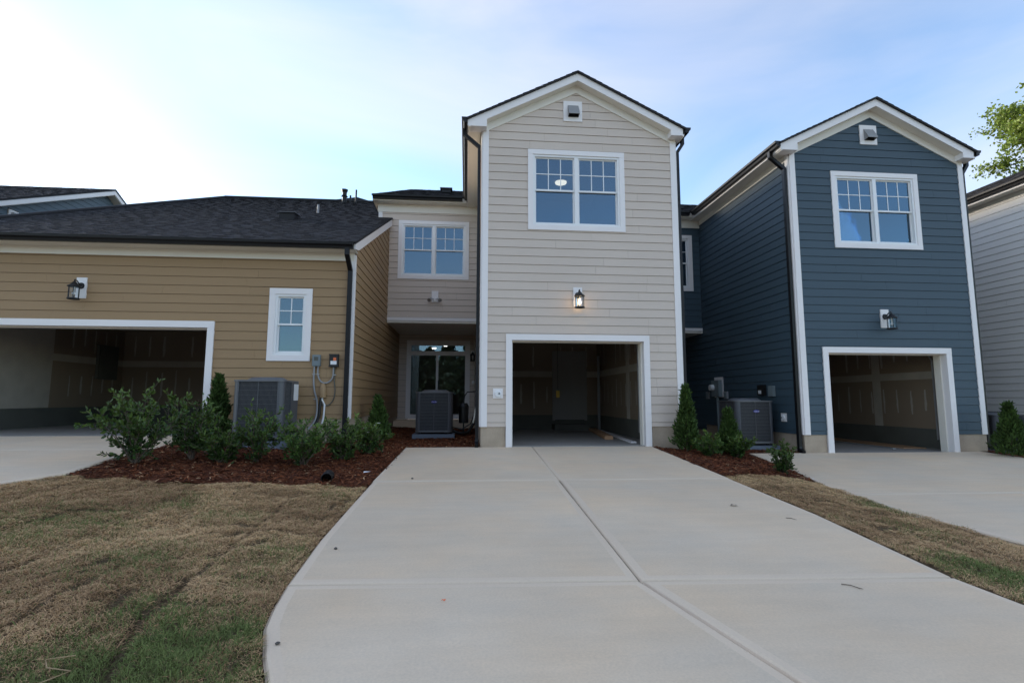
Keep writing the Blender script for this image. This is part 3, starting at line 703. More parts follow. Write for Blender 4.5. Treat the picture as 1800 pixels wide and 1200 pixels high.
    MB().box((W-0.012, 0.1, ZS), (W-0.002, Yp, SOF)).build('wall', sm, h)
    # set-back upper storey and its overhang
    fb = Fr((0,Yb,0), (1,0,0), (0,-1,0)); x0 = -2.87
    wb = window(h, fb, -2.288, 4.366, -0.26, 6.09, roomdepth=2.4)
    board_wall(h, fb, [(x0+0.11, 3.25), (-0.025, 3.25), (-0.025, 6.34), (x0+0.11, 6.34)], [wb], 3.434-EXPO, sm, seed+21)
    MB().box((x0, Yb-0.030, 3.16), (x0+0.11, Yb, 6.34)).build('corner_board', 'trim', h)
    MB().box((x0, Yb-0.034, 3.157), (-0.026, Yb-0.001, 3.248)).build('band_board', 'trim', h)
    MB().box((x0-0.02, Yb-0.04, 6.32), (0.0, Yb-0.001, 6.56)).build('frieze', 'cream', h)
    MB().box((x0-0.10, Yb-0.30, 6.56), (-0.301, Yb+0.2, 6.58)).build('eave_soffit', 'cream', h)
    MB().box((x0-0.11, Yb-0.32, 6.553), (-0.34, Yb-0.301, 6.70)).build('fascia', 'cream', h)
    gutter(h, (x0-0.12, Yb-0.322, 6.70), (-0.46, Yb-0.322, 6.70), (0,-1,0))
    MB().box((x0-0.13, Yb-0.32, 6.553), (x0-0.111, Yb+4, 6.70)).build('fascia', 'cream', h)
    MB().box((-0.02, Yb, 3.16), (W, Yb+0.02, 6.6)).build('wall', 'shade_backing', h)
    MB().box((x0, Yb+0.02, 0.0), (x0+0.04, 11, 6.6)).build('wall', sm, h)
    # overhang ceiling and back wall with patio door
    MB().box((-2.556, Yb, 3.10), (-0.004, Yp, 3.155)).build('porch_ceiling', 'cream', h)
    MB().box((-2.86, Yb+0.03, 3.162), (W-0.02, 10.8, 3.30)).build('upper_floor', 'shade_backing', h)
    fp = Fr((0,Yp,0), (1,0,0), (0,-1,0))
    board_wall(h, fp, [(-2.55, 0.27), (-0.02, 0.27), (-0.02, 3.10), (-2.55, 3.10)], [(-2.22, 0.2, -0.25, 2.85)], L0, sm, seed+31)
    c = MB(); fp.box(c, -2.29, 2.78, -0.18, 2.905, 0.0, 0.04); pc = c.build('patio_door', 'trim', h)
    for q in ((-2.29, 0.31, -2.14, 2.78), (-0.34, 0.31, -0.18, 2.78), (-2.14, 2.40, -0.34, 2.54), (-2.14, 2.735, -0.34, 2.78)): fp.box(MB(), *q, 0.0, 0.037).build('casing', 'trim', pc)
    fp.box(MB(), -2.2, 0.29, -0.30, 0.44, -0.05, 0.05).build('threshold', 'trim', pc)
    fp.box(MB(), -1.31, 0.44, -1.23, 2.40, -0.03, 0.02).build('stile', 'vinyl', pc)
    fp.box(MB(), -2.14, 2.54, -0.34, 2.735, -0.02, -0.015).build('pane', 'glass', pc)
    fp.box(MB(), -2.14, 0.44, -1.31, 2.40, -0.02, -0.015).build('pane', 'glass', pc); fp.box(MB(), -1.23, 0.44, -0.34, 2.40, -0.024, -0.019).build('pane', 'glass', pc)
    fp.box(MB(), -1.24, 1.28, -1.21, 1.56, 0.02, 0.05).build('handle', 'iron', pc)
    room(h, fp, -2.6, 0.30, 1.6, 2.98, 5.0, [(-1.25, -0.9, 0.06), (-1.1, -2.3, 0.07), (-0.7, -1.6, 0.06), (-1.6, -3.4, 0.08)] if ceiling_light else [], hole=(-2.14, 0.44, -0.34, 2.735))
    MB().box((-2.545, 6.2, -0.1), (-0.006, Yp+0.02, 0.265)).build('porch_slab', 'conc', h)
    # main roof behind
    ey, ez, ry, rz_ = Yb-0.36, 6.715, 7.15, 8.15
    sl = (rz_-ez)/(ry-ey); ln = math.hypot(ry-ey, rz_-ez)
    shingles(h, (-3.03, ey, ez), (1, 0, 0), (0, 1, sl), [[(0, 0), (6.78, 0), (6.78, ln), (0.77, ln)]], seed+41, under=0.03)
    b = MB(); A, B, C, D = (-3.03, ey, ez), (-2.26, ry, rz_), (-3.03, 10.2, ez), (3.75, 10.2, ez); E_ = (3.75, ry, rz_)
    b.add([A, B, C, D, E_], [(0, 2, 1), (1, 2, 3, 4)]); b.build('roof', 'shingle', h)
    bv = MB().box((-1.15, 5.75, 7.52), (-0.86, 6.0, 7.64)); rv = bv.build('roof_vent', 'black', h); MB().box((-1.2, 5.70, 7.641), (-0.81, 6.03, 7.665)).build('vent_lid', 'acgrey', rv)  # grey lid paints the sky's reflection onto a black vent
    return h

GREY = tower_house('light greige townhouse with white front gable and open single garage in the middle', (0, 0, 0), 'greige', 100, True)
BLUE = tower_house('dark blue townhouse with white trimmed gable and open single garage', (6.745, 0.03, -0.185), 'blue', 200)
WHITE = tower_house('off-white sided townhouse at the right edge, only its side wall in view', (13.49, 0.0, -0.37), 'white_s', 300)

# ------------------------------------------------------------------ tan one-storey house on the left
def tan_house():
    h = thing('townhouse', 'tan single-storey house with double garage and large dark shingle roof', 'house', (-2.56, 0.1, 0))
    ox, oy = -2.56, 0.1
    X = lambda x: x-ox
    f = Fr((0,0,0), (1,0,0), (0,-1,0))
    x0 = -10.62-ox; ZS = 0.568; L0 = 0.6598
    wh = window(h, f, X(-4.163), 1.686, X(-3.345), 3.12, units=1, grid=(2, 2), cas=0.115, roomdepth=1.6)
    gx0, gx1, gzt = X(-10.17), X(-5.287), 2.319
    board_wall(h, f, [(x0+0.1, ZS), (-0.03, ZS), (-0.03, 3.73), (x0+0.1, 3.73)], [wh, (gx0-0.06, -1, gx1+0.06, gzt+0.06)], L0, 'tan', 400)
    MB().box((-0.10, -0.032, ZS), (0.0, 0.0, 3.72)).build('corner_board', 'trim', h)
    MB().box((0.001, -0.032, ZS), (0.030, 0.055, 3.83)).build('corner_board', 'trim', h)
    MB().box((x0, -0.03, ZS), (x0+0.1, 0.0, 3.72)).build('corner_board', 'trim', h)
    fo = MB(); fo.box((gx1+0.1, 0.004, -0.3), (-0.004, 0.2, ZS)); fo.box((-0.2, 0.2, -0.3), (-0.004, 7.05, ZS)); fo.build('foundation', 'found', h)
    door_trim(h, f, gx0, gx1, 0.262, gzt, 0.125)
    # garage room
    zf = 0.265; y1 = 5.95
    garage_interior(h, x0+0.12, X(-2.80), 0.285, y1, zf, 2.95, (gx0, gx1, gzt), 0.72)
    overhead_door(h, gx0+0.05, gx1-0.05, 0.42, gzt+0.03)
    MB().box((x0+0.12, 0.29, 0.722), (x0+0.128, 3.3, 2.945)).build('painted_panel', 'mud', h)
    # eave: frieze, soffit, fascia, gutter
    MB().box((x0, -0.036, 3.712), (0.0, -0.001, 3.862)).build('frieze', 'cream', h)
    MB().box((x0, -0.045, 3.70), (0.0, -0.037, 3.735)).build('frieze_bead', 'cream', h)
    MB().box((x0-0.1, -0.33, 3.862), (0.06, -0.0, 3.88)).build('eave_soffit', 'cream', h)
    MB().box((x0-0.1, -0.35, 3.855), (0.035, -0.331, 3.965)).build('fascia', 'cream', h)
    gutter(h, (x0-0.12, -0.352, 3.965), (0.05, -0.352, 3.965), (0,-1,0))
    # rake on the right side wall
    S = 0.46; ez = 3.985; ey = -0.40
    zr = lambda y: ez+S*(y-ey)
    rk = MB(); ye = 4.30
    rk.prism([(0.060, -0.34, zr(-0.34)-0.03), (0.060, ye, zr(ye)-0.03), (0.060, ye, zr(ye)-0.235), (0.060, -0.02, zr(-0.02)-0.235), (0.060, -0.34, 3.862)], (0.025, 0, 0)); rk.build('rake_board', 'trim', h)
    rs = MB(); rs.prism([(0.0, -0.33, zr(-0.33)-0.05), (0.0, ye, zr(ye)-0.05), (0.0, ye, zr(ye)-0.17), (0.0, 0.0, zr(0)-0.17), (0.0, -0.33, 3.88)], (0.059, 0, 0)); rs.build('rake_soffit', 'cream', h)
    fs = Fr((0,0,0), (0,1,0), (1,0,0))
    board_wall(h, fs, [(0.056, ZS), (4.33, ZS), (4.33, zr(4.33)-0.10), (0.056, zr(0.056)-0.10)], [], L0, 'tan', 420)
    board_wall(h, fs, [(4.33, ZS-0.2), (7.1, ZS-0.2), (7.1, 3.157), (4.33, 3.157)], [], L0, 'tan', 421)
    # roof
    k = math.hypot(1, S); V = lambda y: (y-ey)*k
    e0 = -10.80-ox; a = lambda x: x-e0
    yr = 9.8
    shingles(h, (e0, ey, ez), (1, 0, 0), (0, 1, S), [
        [(0, 0), (a(0.085+0.01), 0), (a(0.095), V(4.31)), (a(X(-9.70))*(4.31-ey)/(yr-ey), V(4.31))],
        [(a(X(-9.70))*(4.31-ey)/(yr-ey), V(4.31)), (a(X(-2.93)), V(4.31)), (a(X(-2.93)), V(yr)), (a(X(-9.70)), V(yr))]], 7, under=0.035)
    b = MB(); zt = zr(yr)
    b.add([(e0, ey, ez), (X(-9.70), yr, zt), (e0-0.3, 20, ez), (X(-2.93), yr, zt), (X(-2.93), 20, ez)], [(0, 2, 1), (1, 2, 4, 3)]); b.build('roof', 'shingle', h)
    rc = MB(); rc.tube([(X(-9.70), yr, zt+0.02), (X(-2.93), yr, zt+0.02)], 0.06, 6); rc.tube([(e0, ey, ez+0.02), (X(-9.70), yr, zt+0.02)], 0.05, 6); rc.build('ridge_cap', 'deck', h)
    hp = MB(); ap = (X(-5.25), 12.4, 9.90); hp.add([(X(-7.1), 12.4, 9.62), ap, (X(-4.2), 12.4, 9.60), (X(-5.25), 10.4, 8.5), (X(-9.5), 10.2, 8.3), (X(-3.0), 10.2, 8.3)], [(4, 5, 2, 1, 0)]); hp.build('roof', 'shingle', h)
    # roof fittings
    bx = MB(); bx.box((X(-5.2), 3.10, 5.52), (X(-4.82), 3.52, 5.77)); rv = bx.build('roof_vent', 'black', h); MB().prism([(X(-5.23), 3.05, 5.772), (X(-5.23), 3.55, 5.83), (X(-5.23), 3.55, 5.845), (X(-5.23), 3.05, 5.787)], (0.44, 0, 0)).build('vent_lid', 'acgrey', rv)  # vent is black metal; the lid's grey paints in its sky reflection
    for (x, y, z0, z1, r, m) in ((-4.77, 5.0, 6.25, 6.72, 0.032, 'pvc'), (-4.83, 9.3, 8.35, 8.74, 0.035, 'black'), (-4.62, 9.3, 8.35, 8.97, 0.035, 'black')):
        p = MB(); p.cyl((X(x), y, z0), (X(x), y, z1), r); p.cyl((X(x), y, z0-0.05), (X(x), y, z0+0.10), r*2.2, r*1.1); p.build('vent_pipe', m, h)
    p = MB(); p.cyl((X(-5.08), 9.4, 8.3), (X(-5.08), 9.4, 8.92), 0.085); p.cyl((X(-5.08), 9.4, 8.72), (X(-5.08), 9.4, 8.78), 0.13, 0.09); p.cyl((X(-5.08), 9.4, 8.90), (X(-5.08), 9.4, 9.0), 0.10, 0.13); p.build('flue_pipe', 'black', h)
    # downspout at the front right corner
    downspout(h, [(-0.06, -0.40, 3.86), (-0.06, -0.40, 3.74), (-0.06, -0.075, 3.50), (-0.06, -0.075, 0.15)], (1, 0, 0))
    return h
TAN = tan_house()

# ------------------------------------------------------------------ slate gabled house far left
def far_house():
    h = thing('house', 'slate blue gable end with white rake behind the tan roof at far left', 'house', (-14, 8, 0))
    f = Fr((0,0,0), (0,1,0), (1,0,0))
    pk, S1 = (1.87, 8.60), 0.474
    z = lambda y: pk[1]-S1*abs(y-pk[0])
    y0, y1 = -6.0, 3.2
    board_wall(h, f, [(y0, 4.2), (y1, 4.2), (y1, z(y1)), pk, (y0, z(y0))], [(-2.15, 6.2, -1.75, 6.6)], 4.2, 'slate', 500, lead=5)
    MB().box((-16, y0, -0.5), (-0.02, y1, 4.2)).build('wall', 'slate', h)  # unseen length behind the gable, stretched to block the low sun
    for yy in (y0-0.3, y1+0.3):
        r = MB(); q = [(0.30, pk[0], pk[1]+0.02), (0.30, yy, z(yy)+0.02), (0.30, yy, z(yy)+0.22), (0.30, pk[0], pk[1]+0.22)]
        r.prism(q, (0.025, 0, 0)); r.build('rake_board', 'trim', h)
        s = MB(); q = [(0.0, pk[0], pk[1]), (0.0, yy, z(yy)), (0.0, yy, z(yy)+0.02), (0.0, pk[0], pk[1]+0.02)]; s.prism(q, (0.30, 0, 0)); s.build('rake_soffit', 'cream', h)
        d = -1 if yy < 0 else 1; ln = abs(yy-pk[0])*math.hypot(1, S1)
        shingles(h, (-16.3, yy, z(yy)+0.235), (1, 0, 0), (0, -d, S1), [[(0, 0), (16.64, 0), (16.64, ln), (10, ln), (0, ln)]], 31+d, tone=1.8)
    v = MB(); f.box(v, -2.12, 6.23, -1.78, 6.57, 0.0, 0.035); vb = v.build('gable_vent', 'trim', h); q = MB(); f.box(q, -2.04, 6.31, -1.86, 6.49, 0.035, 0.10); q.build('vent_hood', 'pvc', vb)
far_house()

# ------------------------------------------------------------------ wall lanterns
def lantern(label, x, y, z, lit, facing=(0, -1), block=(0.185, 0.40), s=1.0, group='wall lanterns'):
    """z = top of the mounting block"""
    t = thing('wall_lantern', label, 'lantern', (x, y, z-block[1]), math.atan2(facing[0], -facing[1]) if facing != (0, -1) else 0, group)
    bw, bh = block
    MB().box((-bw/2, -0.040, 0), (bw/2, -0.012, bh)).build('mounting_block', 'trim', t)
    zc = bh*0.60; D = -0.21*s
    cp = MB(); cp.cyl((0, -0.04, zc), (0, -0.065, zc), 0.062*s, 0.052*s, 16); cp.build('canopy', 'iron', t)
    ar = MB(); ar.tube([(0, -0.06, zc), (0, -0.10, zc+0.03*s), (0, -0.16*s, zc+0.075*s), (0, D, zc+0.08*s), (0, D, zc+0.03*s)], 0.011*s); ar.build('arm', 'iron', t)
    zt = zc-0.045*s; R = 0.098*s; hg = 0.235*s
    rf = MB(); rf.lathe((0, D, zt), [(0.001, 0.12*s), (0.012*s, 0.115*s), (0.013*s, 0.095*s), (0.035*s, 0.075*s), (0.065*s, 0.035*s), (R*1.1, 0.005), (R*1.12, -0.012*s), (R*0.9, -0.014*s), (0.001, -0.010)], 8)
    ro = rf.build('roof_cap', 'iron', t)
    gl = MB(); n = 6; Rg = R*0.86
    for k in range(n):
        a0, a1 = 2*math.pi*k/n, 2*math.pi*(k+1)/n
        gl.add([(Rg*math.cos(a0), D+Rg*math.sin(a0), zt-hg), (Rg*math.cos(a1), D+Rg*math.sin(a1), zt-hg), (Rg*math.cos(a1), D+Rg*math.sin(a1), zt-0.012*s), (Rg*math.cos(a0), D+Rg*math.sin(a0), zt-0.012*s)], [(0,1,2,3)])
    gl.build('glass', 'lampglass', t)
    for k in range(n):
        a = 2*math.pi*k/n; p = (Rg*1.02*math.cos(a), D+Rg*1.02*math.sin(a))
        b = MB(); b.cyl((*p, zt-hg), (*p, zt-0.01), 0.0065*s, n=6); b.build('bar', 'iron', t)
    rg = MB(); rg.lathe((0, D, zt-hg), [(R*0.80, 0.012*s), (R*1.05, 0.012*s), (R*1.12, -0.004), (R*1.05, -0.014*s), (R*0.80, -0.014*s), (R*0.80, 0.012*s)], 6); rg.build('base_ring', 'iron', t)
    bu = MB(); prof = [(0.004, 0.062)]+[(0.030*math.sin(q), 0.03+0.030*math.cos(q)) for q in np.linspace(0.3, 2.6, 7)]+[(0.012, -0.01), (0.012, -0.05)]
    bu.lathe((0, D, zt-0.11*s), [(r*s*0.9, -z_*s*0.9) for r, z_ in prof], 12); bu.build('bulb', 'bulb' if lit else 'bulb_off', t)
    sk = MB(); sk.cyl((0, D, zt-0.012), (0, D, zt-0.06*s), 0.016*s, n=10); sk.build('socket', 'cream', t)
    return t
lantern('black lantern with lit bulb on the greige wall above the garage', 1.967, 0.0, 3.234, True)
lantern('unlit black lantern on the dark blue wall above the garage', 8.712, 0.03, 2.90, False)
lantern('unlit black lantern on the tan wall above the double garage', -7.635, 0.1, 3.249, False)
lantern('small dark lantern beside the patio door under the overhang', -0.09, 7.17, 2.56, False, block=(0.13, 0.26), s=0.85)

def floodlight():
    t = thing('flood_light', 'white twin-head flood light below the set-back upper window', 'light', (-1.213, 4.41, 3.70))
    MB().box((-0.095, -0.03, 0.0), (0.095, 0.005, 0.32)).build('mounting_block', 'trim', t)
    b = MB(); b.cyl((0, -0.03, 0.07), (0, -0.07, 0.07), 0.06, 0.05, 16); b.build('canopy', 'trim', t)
    for s in (-1, 1):
        a = MB(); a.tube([(s*0.02, -0.06, 0.07), (s*0.08, -0.09, 0.09), (s*0.12, -0.11, 0.06)], 0.012); a.build('arm', 'chrome', t)
        c = MB(); c.cyl((s*0.12, -0.09, 0.09), (s*0.15, -0.20, 0.02), 0.025, 0.055, 14); c.build('lamp_head', 'chrome', t)
floodlight()

# ------------------------------------------------------------------ air-conditioning condensers
def rsquare(a, r, n=5):
    pts = []
    for cx, cy, t0 in ((a-r, a-r, 0), (-a+r, a-r, 90), (-a+r, -a+r, 180), (a-r, -a+r, 270)):
        for k in range(n+1):
            t = rad(t0+90*k/n); pts.append((cx+r*math.cos(t), cy+r*math.sin(t)))
    return pts
def condenser(label, x, y, z, size, height, badge_face=None, rz=0.0, panel=False, seed=0):
    t = thing('air_conditioner', label, 'air conditioner', (x, y, z), rz, 'outdoor air conditioning units')
    a = size/2; pad = 0.07
    p = MB(); p.box((-a-0.06, -a-0.06, -0.06), (a+0.06, a+0.06, pad)); p.build('pad', 'acpad', t)
    z0, z1 = pad+0.045, pad+height
    ft = MB()
    for sx in (-1, 1):
        for sy in (-1, 1): ft.cyl((sx*(a-0.12), sy*(a-0.12), pad), (sx*(a-0.12), sy*(a-0.12), z0), 0.04, n=10)
    ft.build('feet', 'plastic', t)
    q = rsquare(a-0.02, 0.10); b = MB(); b.prism([(u, v, z0) for u, v in q], (0, 0, z1-z0-0.03)); b.build('coil', 'acbody', t)
    q1 = rsquare(a, 0.11); bs = MB(); bs.prism([(u, v, z0) for u, v in q1], (0, 0, 0.045)); bs.build('base_pan', 'acgrey', t)
    # corner posts
    for sx in (-1, 1):
        for sy in (-1, 1):
            pts = []; r = 0.115; c = (sx*(a-r), sy*(a-r)); n = 7; base = math.atan2(sy, sx)
            for k in range(n): th = base+rad(-40+80*k/(n-1)); pts.append((c[0]+r*math.cos(th), c[1]+r*math.sin(th)))
            for k in range(n-1, -1, -1): th = base+rad(-40+80*k/(n-1)); pts.append((c[0]+(r-0.018)*math.cos(th), c[1]+(r-0.018)*math.sin(th)))
            m = MB(); n2 = len(pts); P = [(*u, z0+0.045) for u in pts]+[(*u, z1-0.02) for u in pts]
            m.add(P, [(i, (i+1) % n2, (i+1) % n2+n2, i+n2) for i in range(n2)], True); m.build('corner_post', 'acpost', t)
    # guard wires: horizontal rails and fine vertical rods on each face
    for d in range(4):
        ca, sa = [(1, 0), (0, 1), (-1, 0), (0, -1)][d]
        g = MB()
        def W(u, v, zz): return (ca*v-sa*u, sa*v+ca*u, zz)
        w = a-0.10; dd = a-0.004
        nr = 12
        for k in range(1, nr): 
            zz = z0+0.03+(z1-z0-0.05)*k/nr; P = [W(-w, dd-0.002, zz-0.002), W(w, dd-0.002, zz-0.002), W(w, dd-0.002, zz+0.002), W(-w, dd-0.002, zz+0.002)]
            g.prism(P, (ca*0.005, sa*0.005, 0))
        nv = 34
        for k in range(1, nv):
            u = -w+2*w*k/nv; th = 0.004 if k == nv//2 else 0.0016; P = [W(u-th, dd-0.008, z0+0.045), W(u+th, dd-0.008, z0+0.045), W(u+th, dd-0.008, z1-0.02), W(u-th, dd-0.008, z1-0.02)]
            g.prism(P, (ca*(0.012 if k == nv//2 else 0.004), sa*(0.012 if k == nv//2 else 0.004), 0))
        g.build('guard', 'acgrey', t)
    # top cover with raised fan guard
    tp = MB(); qq = rsquare(a+0.012, 0.115); n = len(qq)
    tp.prism([(u, v, z1-0.03) for u, v in qq], (0, 0, 0.028)); 
    R1, R2 = a*0.80, a*0.62
    tp.lathe((0, 0, z1), [(R1, -0.003), (R1*0.97, 0.012), (R2, 0.052), (R2*0.97, 0.052), (R2*0.94, 0.03)], 28); top = tp.build('top_cover', 'acgrey', t)
    fg = MB()
    for k in range(1, 12):
        r = R2*k/12; fg.lathe((0, 0, z1+0.05), [(r, -0.003), (r+0.004, 0), (r, 0.003), (r-0.004, 0), (r, -0.003)], 24)
    for k in range(4): th = k*math.pi/4; fg.cyl((R2*math.cos(th), R2*math.sin(th), z1+0.047), (-R2*math.cos(th), -R2*math.sin(th), z1+0.047), 0.004, n=6)
    fg.cyl((0, 0, z1+0.02), (0, 0, z1+0.056), 0.07, n=16); fg.build('fan_guard', 'iron', top)
    MB().lathe((0, 0, z1+0.004), [(0.001, 0.0), (R2*0.9, 0.0)], 24).build('fan', 'iron', t)
    if badge_face:
        bz_ = z0+(z1-z0)*0.75; b = MB(); n = 20; cx = badge_face[1]; yy = -a-0.004
        P = [(cx+0.07*math.cos(2*math.pi*k/n), yy, bz_+0.03*math.sin(2*math.pi*k/n)) for k in range(n)]; b.prism(P, (0, -0.006, 0)); bo = b.build('badge', 'badge', t)
        cu = bpy.data.curves.new('badge_lettering', 'FONT'); cu.body = 'Carrier'; cu.size = 0.042; cu.shear = 0.35; cu.align_x = 'CENTER'; cu.align_y = 'CENTER'; cu.extrude = 0.0006
        co = bpy.data.objects.new('badge_lettering', cu); COL.objects.link(co); dg = bpy.context.evaluated_depsgraph_get()
        me = bpy.data.meshes.new_from_object(co.evaluated_get(dg)); COL.objects.unlink(co); bpy.data.objects.remove(co)
        me.materials.clear(); me.materials.append(M['sticker']); lo = bpy.data.objects.new('lettering', me); COL.objects.link(lo); lo.parent = bo
        lo.location = (cx, yy-0.0075, bz_); lo.rotation_euler = (rad(90), 0, 0)
    if panel:
        m = MB().box((a-0.004, -0.06, z0+0.02), (a+0.012, a-0.10, z1-0.03)); m.build('service_panel', 'acpost', t)
        m = MB().box((a+0.0125, 0.08, z1-0.36), (a+0.016, a-0.10, z1-0.06)); m.build('rating_label', 'sticker', t)
    return t
AC1 = condenser('large condenser beside the tan wall behind leafy shrubs', -3.90, -0.50, 0.155, 0.86, 1.06, panel=True)
AC2 = condenser('condenser with blue badge on red mulch between tan wall and greige garage', -1.06, 2.80, 0.045, 0.88, 1.01, badge_face=(0, 0.0))
AC3 = condenser('condenser with blue badge standing beside the dark blue side wall', 6.06, 1.10, -0.115, 0.88, 0.98, badge_face=(0, 0.02))
AC4 = condenser('dark condenser behind the right-hand evergreen, cut by the picture edge', 12.75, 1.55, -0.28, 0.86, 0.82)

def lineset():
    t = thing('line_set', 'black insulated refrigerant pipes looping from condenser to greige wall', 'pipe', (-0.35, 3.0, 0.05))
    m = MB(); m.tube([(-0.26, -0.2, 0.12), (-0.10, -0.25, 0.06), (0.12, -0.1, 0.07), (0.24, 0.05, 0.25), (0.31, 0.1, 0.55), (0.33, 0.1, 0.75)], 0.038); m.build('insulated_pipe', 'plastic', t)
    m = MB(); m.tube([(-0.26, -0.1, 0.2), (-0.05, -0.2, 0.15), (0.18, 0.0, 0.28), (0.28, 0.15, 0.55), (0.31, 0.15, 0.8), (0.33, 0.16, 1.1), (0.33, 0.16, 1.4)], 0.014); m.build('conduit', 'plastic', t)
    m = MB(); m.tube([(0.245, 0.0, 0.30), (0.285, 0.02, 0.50), (0.305, 0.05, 0.70)], [0.03, 0.034, 0.026]); m.build('foil_wrap', 'copper', t)
    m = MB(); m.cyl((0.0, 0.0, 0.30), (0.0, 0.0, 0.72), 0.12, 0.135, 14); m.cyl((0, 0, 0.72), (0, 0, 0.80), 0.135, 0.09, 14); m.tube([(0, 0, 0.30), (0.0, -0.02, 0.12), (0.02, -0.02, 0.0)], 0.02); m.tube([(0.0, 0, 0.78), (0.02, 0, 0.98), (0.09, 0.0, 1.08), (0.30, 0.05, 1.10)], 0.016)
    m.build('filter_drier', 'plastic', t)
lineset()

# ------------------------------------------------------------------ electrical fittings
def wallbox(name, label, cat, fr, s0, z0, s1, z1, d, m, extra=None, group=None):
    o = fr(s0, z0); t = thing(name, label, cat, o, 0, group)
    g = Fr((0,0,0), fr.U, fr.N); w, hh = s1-s0, z1-z0
    mb = MB(); g.box(mb, 0, 0, w, hh, 0.020, d); mb.build('enclosure', m, t)
    return t, g, w, hh
FT = Fr((0, 0.1, 0), (1,0,0), (0,-1,0)); FG = Fr((0, 0, 0), (1,0,0), (0,-1,0)); FB = Fr((6.745, 0, 0), (0,1,0), (-1,0,0))
t, g, w, hh = wallbox('disconnect_box', 'grey-green disconnect box on the tan wall right of the small window', 'electrical box', FT, -3.279, 1.59, -3.13, 1.807, 0.085, 'greybox')
q = MB(); g.box(q, 0.02, 0.03, w-0.02, hh-0.02, 0.085, 0.092); q.build('cover', 'greybox', t); q = MB(); g.box(q, 0.035, 0.10, w-0.035, hh-0.04, 0.092, 0.0935); q.build('label_plate', 'stem', t)
t, g, w, hh = wallbox('control_box', 'black control box with white and orange stickers on the tan wall', 'electrical box', FT, -2.955, 1.575, -2.785, 1.825, 0.09, 'plastic')
q = MB(); g.box(q, -0.008, hh-0.03, w+0.008, hh, 0.09, 0.1); g.box(q, -0.008, 0.0, w+0.008, 0.03, 0.09, 0.1); q.build('lip', 'plastic', t)
q = MB(); g.box(q, 0.025, 0.045, 0.14, 0.115, 0.0905, 0.093); q.build('sticker', 'sticker', t); q = MB(); g.box(q, 0.075, 0.12, 0.13, 0.18, 0.0905, 0.093); q.build('sticker', 'orange', t)
def conduit(label, pts, r, m='pvc', clips=()):
    t = thing('conduit', label, 'conduit', pts[0], 0, 'grey flexible conduits on the tan wall'); o = Vector(pts[0])
    P = [Vector(p)-o for p in pts]; S = []
    for i in range(len(P)-1):
        for k in range(6):
            u = k/6; p0, p1, p2, p3 = P[max(i-1, 0)], P[i], P[i+1], P[min(i+2, len(P)-1)]
            S.append(0.5*((2*p1)+(p2-p0)*u+(2*p0-5*p1+4*p2-p3)*u*u+(3*p1-p0-3*p2+p3)*u**3))
    S.append(P[-1]); MB().tube(S, r).build('pipe', m, t)
    for c in clips:
        c = Vector(c)-o; MB().box(c-Vector((0.03, 0.012, 0.008)), c+Vector((0.03, 0.012, 0.008))).build('clip', 'chrome', t)
yw = 0.055
conduit('grey conduit dropping from the disconnect box behind the shrubs', [(-3.245, yw, 1.59), (-3.245, yw, 1.30), (-3.22, yw, 1.10), (-3.17, yw, 0.93), (-3.155, yw-0.02, 0.70), (-3.19, yw-0.05, 0.52), (-3.30, yw-0.1, 0.36)], 0.017, clips=[(-3.245, yw, 1.43), (-3.2, yw, 0.95)])
conduit('grey conduit looping between the two boxes on the tan wall', [(-3.17, yw, 1.59), (-3.17, yw, 1.42), (-3.12, yw, 1.30), (-3.03, yw, 1.26), (-2.93, yw, 1.30), (-2.885, yw, 1.40), (-2.88, yw, 1.575)], 0.015, clips=[(-3.17, yw, 1.43)])
conduit('thin dark cable hanging from the black control box on tan wall', [(-2.855, yw, 1.575), (-2.86, yw, 1.35), (-2.835, yw, 1.10), (-2.87, yw, 0.92), (-2.98, yw, 0.82), (-3.09, yw, 0.86), (-3.115, yw, 1.0)], 0.011, 'stem', clips=[(-2.855, yw, 1.42)])
t = thing('line_cover', 'tan rounded cover cap with pipes below it on the tan wall', 'cover', (-3.062, 0.1, 0.98), 0)
m = MB(); m.lathe((0, -0.05, 0), [(0.062, 0.0), (0.066, 0.06), (0.062, 0.16), (0.045, 0.24), (0.02, 0.275), (0.001, 0.28)], 14); ob = m.build('cap', 'tan', t)
m = MB(); m.tube([(0.0, -0.05, 0.05), (-0.01, -0.055, -0.04), (0.045, -0.06, -0.14), (0.035, -0.06, -0.35), (0.01, -0.06, -0.50)], 0.018); m.build('pipe', 'pvcw', t)
m = MB(); m.tube([(-0.03, -0.05, 0.05), (-0.04, -0.06, -0.15), (-0.05, -0.06, -0.35), (-0.12, -0.08, -0.55)], 0.026); m.build('insulated_pipe', 'plastic', t)
# weatherproof outlet on the greige wall
def outlet(label, fr, s0, z0, sz=0.195):
    t = thing('outlet', label, 'outlet', fr(s0, z0)); g = Fr((0,0,0), fr.U, fr.N)
    q = MB(); g.box(q, 0, 0, sz, sz, 0.016, 0.036); q.build('mounting_block', 'trim', t)
    q = MB(); c = g(sz*0.5, sz*0.45, 0.036); q.cyl(c, c+fr.N*0.03, sz*0.36, sz*0.30, 20); q.build('cover', 'vinyl', t)
    q = MB(); c = g(sz*0.62, sz*0.48, 0.066); q.cyl(c, c+fr.N*0.012, sz*0.10, n=12); q.build('knob', 'greybox', t)
outlet('white round-covered outlet left of the greige garage door', FG, 0.24, 0.972)
outlet('white outlet low on the blue side wall near its front corner', FB, 0.571, 0.475, 0.185)
outlet('small white box low on the wall beside the patio door', Fr((0, 7.17, 0), (1,0,0), (0,-1,0)), -0.11, 1.45, 0.11)
t, g, w, hh = wallbox('meter_box', 'grey electric meter box with round meter on the blue side wall', 'electrical box', FB, 3.38, 1.03, 3.80, 1.48, 0.14, 'greybox')
